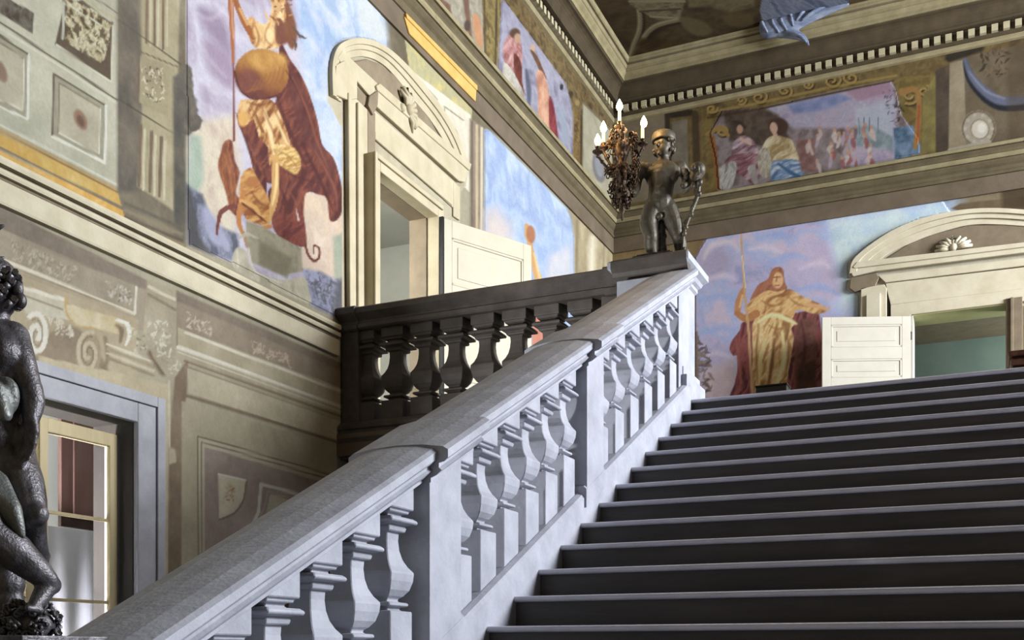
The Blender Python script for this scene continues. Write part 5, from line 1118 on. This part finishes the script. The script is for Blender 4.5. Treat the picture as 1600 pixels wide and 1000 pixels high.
for k in range(26): b.ball(q(rr.uniform(1068, 1097), rr.uniform(262, 292), -.13+rr.uniform(-.04, .04)), rr.uniform(.018, .032), 7)
P_ = smooth([tuple(q(x, y, -.05)) for x, y in ((1092, 284), (1090, 304), (1082, 326), (1074, 346), (1068, 366), (1066, 390), (1066, 412))], 4, False)
b.tube(P_, [.022-.008*i/len(P_) for i in range(len(P_))], 8)
for i, p in enumerate(P_):
    if i % 2 == 0: b.ball((p[0]+.015*math.sin(i*2), p[1]+.01*math.cos(i), p[2]), .024, 6)
o = b.build('horn_and_vine', M['bronze2'], None)
for v in o.data.vertices: v.co -= org
o.parent = us
b = MB(); b.box(-.21, .16, -.16, .18, 0, .035); b.box(-.18, .13, -.13, .15, .035, .055); b.build('statue_base', M['bronze'], us, .006, loc=(.02, -.02, 0))
# ---------------------------------------------------------------- candelabrum in the youth's hand
cb0 = PT(972, 345, 9.36); cd = empty('candelabrum', tuple(cb0))
tag(cd, 'ornate bronze candelabrum with four lit candle lamps left of the cap wearing bronze youth', 'candelabrum')
def L3(px, py, d=0): return PT(px, py, 9.36+d)-cb0
b = MB(); b.lathe([(.004, 0), (.014, .02), (.01, .06), (.03, .09), (.018, .12), (.05, .17), (.075, .22), (.06, .27), (.03, .30), (.045, .34), (.07, .40), (.05, .47), (.03, .52), (.05, .56), (.065, .62), (.04, .68), (.028, .74), (.05, .78), (.02, .82)], 16, (0, 0, 0)); b.build('stem', M['gilt'], cd)
b = MB(); rr = random.Random(9)
for k in range(120):
    h = rr.uniform(.14, .76); a = rr.uniform(0, 6.28); R_ = .05+.075*math.sin(math.pi*(h-.1)/.8)*rr.uniform(.6, 1.25)
    c = Vector((R_*math.cos(a), R_*math.sin(a), h)); s_ = rr.uniform(.018, .034); sg = rr.choice((-1, 1))
    t1 = Vector((math.cos(a), math.sin(a), 0)); pts = [c+t1*s_*(1-.7*t)*math.cos(sg*t*7)+Vector((0, 0, 1))*s_*1.5*(1-.6*t)*math.sin(sg*t*7) for t in np.linspace(0, 1, 8)]
    b.tube(pts, [.006, .009, .009, .008, .007, .006, .006, .005], 5)
for k in range(50):
    h = rr.uniform(.1, .5); a = rr.uniform(0, 6.28); b.ball((.07*math.cos(a), .07*math.sin(a), h), rr.uniform(.012, .02), 6)
tag(b.build('leaf_scrolls', M['gilt'], cd), kind='stuff')
lampm = emis('candle_flame_glow', (255, 206, 128), 45.0); candm = emis('lit_candle_wax', (250, 210, 150), 1.6)
for (bx, by_, d, cup) in ((968, 166, 0, 199), (943, 200, .06, 232), (934, 220, -.08, 238), (1006, 192, -.02, 226)):
    top = L3(bx, by_, d); cp = L3(bx if bx != 1006 else 1004, cup, d)
    ar = MB(); z0 = .50 if bx != 968 else .72; st0 = Vector((0, 0, z0)); mid = (st0+cp)*.5+Vector((0, 0, -.10 if bx != 968 else 0))
    P_ = smooth([tuple(st0), tuple(mid), tuple(cp+Vector((0, 0, -.03)))], 7, False); ar.tube(P_, .012, 8)
    if bx != 968:
        dv = Vector((cp.x, cp.y, 0)).normalized(); c = Vector(P_[8])+Vector((0, 0, -.035))
        ar.tube([c+dv*.03*(1-.7*t)*math.cos(t*7)+Vector((0, 0, .03))*(1-.7*t)*math.sin(t*7) for t in np.linspace(0, 1, 12)], .007, 6)
        for t in (.3, .6, .85): p = Vector(P_[int(t*14)]); ar.ball(p, .018, 7)
    arm = ar.build('arm', M['gilt'], cd)
    MB().lathe([(.006, -.05), (.016, -.04), (.01, -.025), (.03, -.01), (.046, .0), (.048, .008), (.02, .012), (.018, .03), (.024, .045), (.018, .05)], 14, tuple(cp)).build('candle_cup', M['gilt'], arm)
    MB().lathe([(.014, .03), (.0145, .05), (.013, max(.06, top.z-cp.z-.035)), (.006, max(.065, top.z-cp.z-.03))], 12, tuple(cp)).build('candle', candm, arm)
    MB().lathe([(.004, -.04), (.02, -.028), (.030, -.006), (.024, .018), (.012, .042), (.002, .062)], 12, tuple(top)).build('flame_bulb', lampm, arm)
    pl = bpy.data.lights.new('candle_glow', 'POINT'); pl.energy = 10.0; pl.color = (1, .66, .32); pl.shadow_soft_size = .03
    po = bpy.data.objects.new('candle_glow', pl); COL.objects.link(po); po.location = cb0+top+Vector((0, -.01, .07))
# ---------------------------------------------------------------- foreground statue, cut by the left edge of the photo
g0 = 3.2; q = lambda x, y, d=0: PT(x, y, g0+d)
org = Vector((-2.75, 2.42, .03)); fs = empty('bronze_victor_statue', tuple(org))
tag(fs, 'dark bronze figure at the left edge, arm hanging down, one foot on a curly head', 'statue')
b = MB()
b.ball(q(-10, 458), .074, 14, (.9, .95, 1.1)); limb(b, [q(-8, 490), q(-10, 520)], [.042, .05])
b.ball(q(-12, 560), .12, 12, (1.0, .78, .95)); b.ball(q(2, 552, -.05), .06, 10); limb(b, [q(-12, 570), q(-8, 630), q(-4, 690)], [.105, .085, .1]); b.ball(q(12, 716), .082, 10); b.ball(q(-24, 716), .085, 10)
limb(b, [q(20, 528), q(32, 560, -.02), q(46, 604, -.03)], [.05, .042, .034]); limb(b, [q(46, 604, -.03), q(51, 628, -.03), q(48, 656, -.05)], [.036, .036, .024])
hand(b, q(48, 656, -.05), (-.12, -.1, -1), (.9, .1, 0), .78, .35)
limb(b, [q(14, 720), q(36, 758, -.02), q(50, 806, -.05)], [.078, .062, .043]); b.ball(q(58, 804, -.07), .034); limb(b, [q(50, 806, -.05), q(50, 842, .03), q(62, 872, .10)], [.042, .044, .03]); limb(b, [q(62, 872, .1), q(70, 868, .18)], [.026, .018])
limb(b, [q(-30, 730, -.02), q(-34, 790, -.12), q(-16, 832, -.14)], [.085, .07, .052]); limb(b, [q(-16, 832, -.14), q(22, 862, -.1), q(74, 906, -.04)], [.052, .056, .032])
b.ball(q(80, 914, -.02), .030); limb(b, [q(76, 912, -.03), q(64, 932, -.06), q(52, 948, -.1)], [.032, .027, .018])
for k in range(5): b.ball(q(44+k*5, 950+k*1, -.13+k*.01), .011, 7)
fuse(b, 'body', M['bronze'], fs, org, .0055, 4)
def prt(b, name, m, par=fs):
    o = b.build(name, m, None)
    for v in o.data.vertices: v.co -= org
    o.parent = par; return o
b = MB(); rr = random.Random(3)
for k in range(60):
    x = rr.uniform(-40, 24); y = 446+rr.uniform(-26, 40)*math.sqrt(max(.05, 1-((x+10)/36)**2)); d = rr.uniform(-.06, .05); c = q(x, y, d)
    b.tube([c+Vector((.02*math.cos(t*6), .014*math.sin(t*6), .016*math.sin(t*6+1)))*(1-.6*t) for t in np.linspace(0, 1, 7)], .0095, 6)
b.ball(q(28, 452, -.02), .016, 8, (1, 1, 1.5)); b.ball(q(32, 470, -.02), .018, 8, (1, 1, 1.4)); b.ball(q(27, 476, 0), .02, 8)
prt(b, 'curly_hair', M['bronze'])
b = MB(); b.ball(q(-16, 428), .075, 12, (1, 1, .7))
for y in (352, 402): b.tube([q(-34, y+26), q(-14, y+8), q(-2, y+3), q(7, y)], [.02, .014, .009, .003], 7)
b.tube([q(-20, 410), q(-26, 370), q(-24, 345)], [.02, .03, .012], 8)
prt(b, 'plumed_hat', M['bronze'])
M['bronzec'] = mat('worn_bronze_cloth', (92, 94, 94), (128, 132, 130), 12, .5, .5, bump=.35)
b = MB()
for k in range(7): limb(b, [q(-30+k*3, 588+k*5, -.1), q(-5+k*2, 606+k*7, -.13), q(22-k*1.5, 622+k*4, -.08)], [.016, .02, .012], 8)
b.ball(q(6, 620, -.08), .055, 10, (1, .6, 1.1))
fuse(b, 'waist_cloth', M['bronzec'], fs, org, .006, 3)
b = MB()
for k in range(6): limb(b, [q(-20+k*5, 728+k*4, -.10), q(-4+k*5, 776+k*4, -.13), q(14+k*4, 822+k*3, -.12)], [.014, .024, .012], 8)
fuse(b, 'hanging_cloth', M['bronzec'], fs, org, .006, 3)
b = MB(); limb(b, [q(-10, 1000, .12), q(-4, 940, .10), q(6, 890, .08)], [.09, .07, .05])
for k in range(10): b.ball(q(-10+rr.uniform(0, 26), 890+k*11, .08), .05, 8)
fuse(b, 'tree_stump_support', M['bronze'], fs, org, .009, 2)
# severed head with tight curls under the foot
hd = empty('curly_head', tuple(q(44, 978)-org)); hd.parent = fs; ho = q(44, 978)
b = MB(); b.ball((0, 0, 0), .078, 14, (1.05, .9, .75)); b.ball((-.05, -.05, -.01), .04, 10); b.ball((-.085, -.07, -.01), .016, 8); b.build('head_form', M['bronze'], hd)
b = MB()
for k in range(95):
    a = rr.uniform(0, 6.28); e = rr.uniform(-.5, 1.2); R_ = .082; c = Vector((R_*1.08*math.cos(a)*math.cos(e), R_*.95*math.sin(a)*math.cos(e), R_*.8*math.sin(e)))
    t1 = Vector((-math.sin(a), math.cos(a), 0)); t2 = Vector((0, 0, 1)); s_ = rr.uniform(.010, .017)
    b.tube([c+t1*s_*(1-.7*t)*math.cos(t*8)+t2*s_*(1-.7*t)*math.sin(t*8)+c.normalized()*.014*t for t in np.linspace(0, 1, 9)], .0058, 6)
b.build('tight_curls', M['bronze'], hd)
b = MB(); b.box(-.27, .25, -.22, .24, 0, .02); b.build('statue_base', M['bronze'], fs, .005)
# ================================================================ small things on the landing
rm = empty('marble_stand', (.32, 12.0, ZL))
px0 = onB(1577, 560, 10.6)[0]
rm.location = (px0+.3, 10.75, ZL)
tag(rm, 'dark red marble topped stand at the right edge of the landing', 'pedestal')
def mz(y): return (HY-y)*(-px0*ST+10.6*CT)/F-ZL
MB().box(-.24, .24, -.1, .2, 0, mz(578)).build('stand_body', M['redmarble'], rm, .01)
MB().box(-.27, .27, -.13, .23, mz(578), mz(571)).build('lower_moulding', M['dark'], rm, .008)
MB().box(-.29, .29, -.15, .25, mz(571), mz(561)).build('middle_moulding', M['redmarble'], rm, .01)
MB().box(-.31, .31, -.17, .27, mz(557), mz(549)).build('top_slab', M['redmarble'], rm, .008); MB().box(-.27, .27, -.13, .23, mz(561), mz(557)).build('neck', M['dark'], rm, .004)
bx = empty('black_floor_case', (-2.5, 16.6, ZL))
bxx, bxz = onB(1208, 604, 12.0); bx.location = (bxx, 12.0, ZL)
tag(bx, 'low black case on the landing floor below the saint fresco', 'case')
MB().box(-.17, .17, -.12, .12, .0, bxz-ZL-.02).build('case_body', M['black'], bx, .012); MB().box(-.175, .175, -.125, .125, bxz-ZL-.02, bxz-ZL).build('lid', M['black'], bx, .008)
for o in bpy.data.objects:
    o.select_set(False)
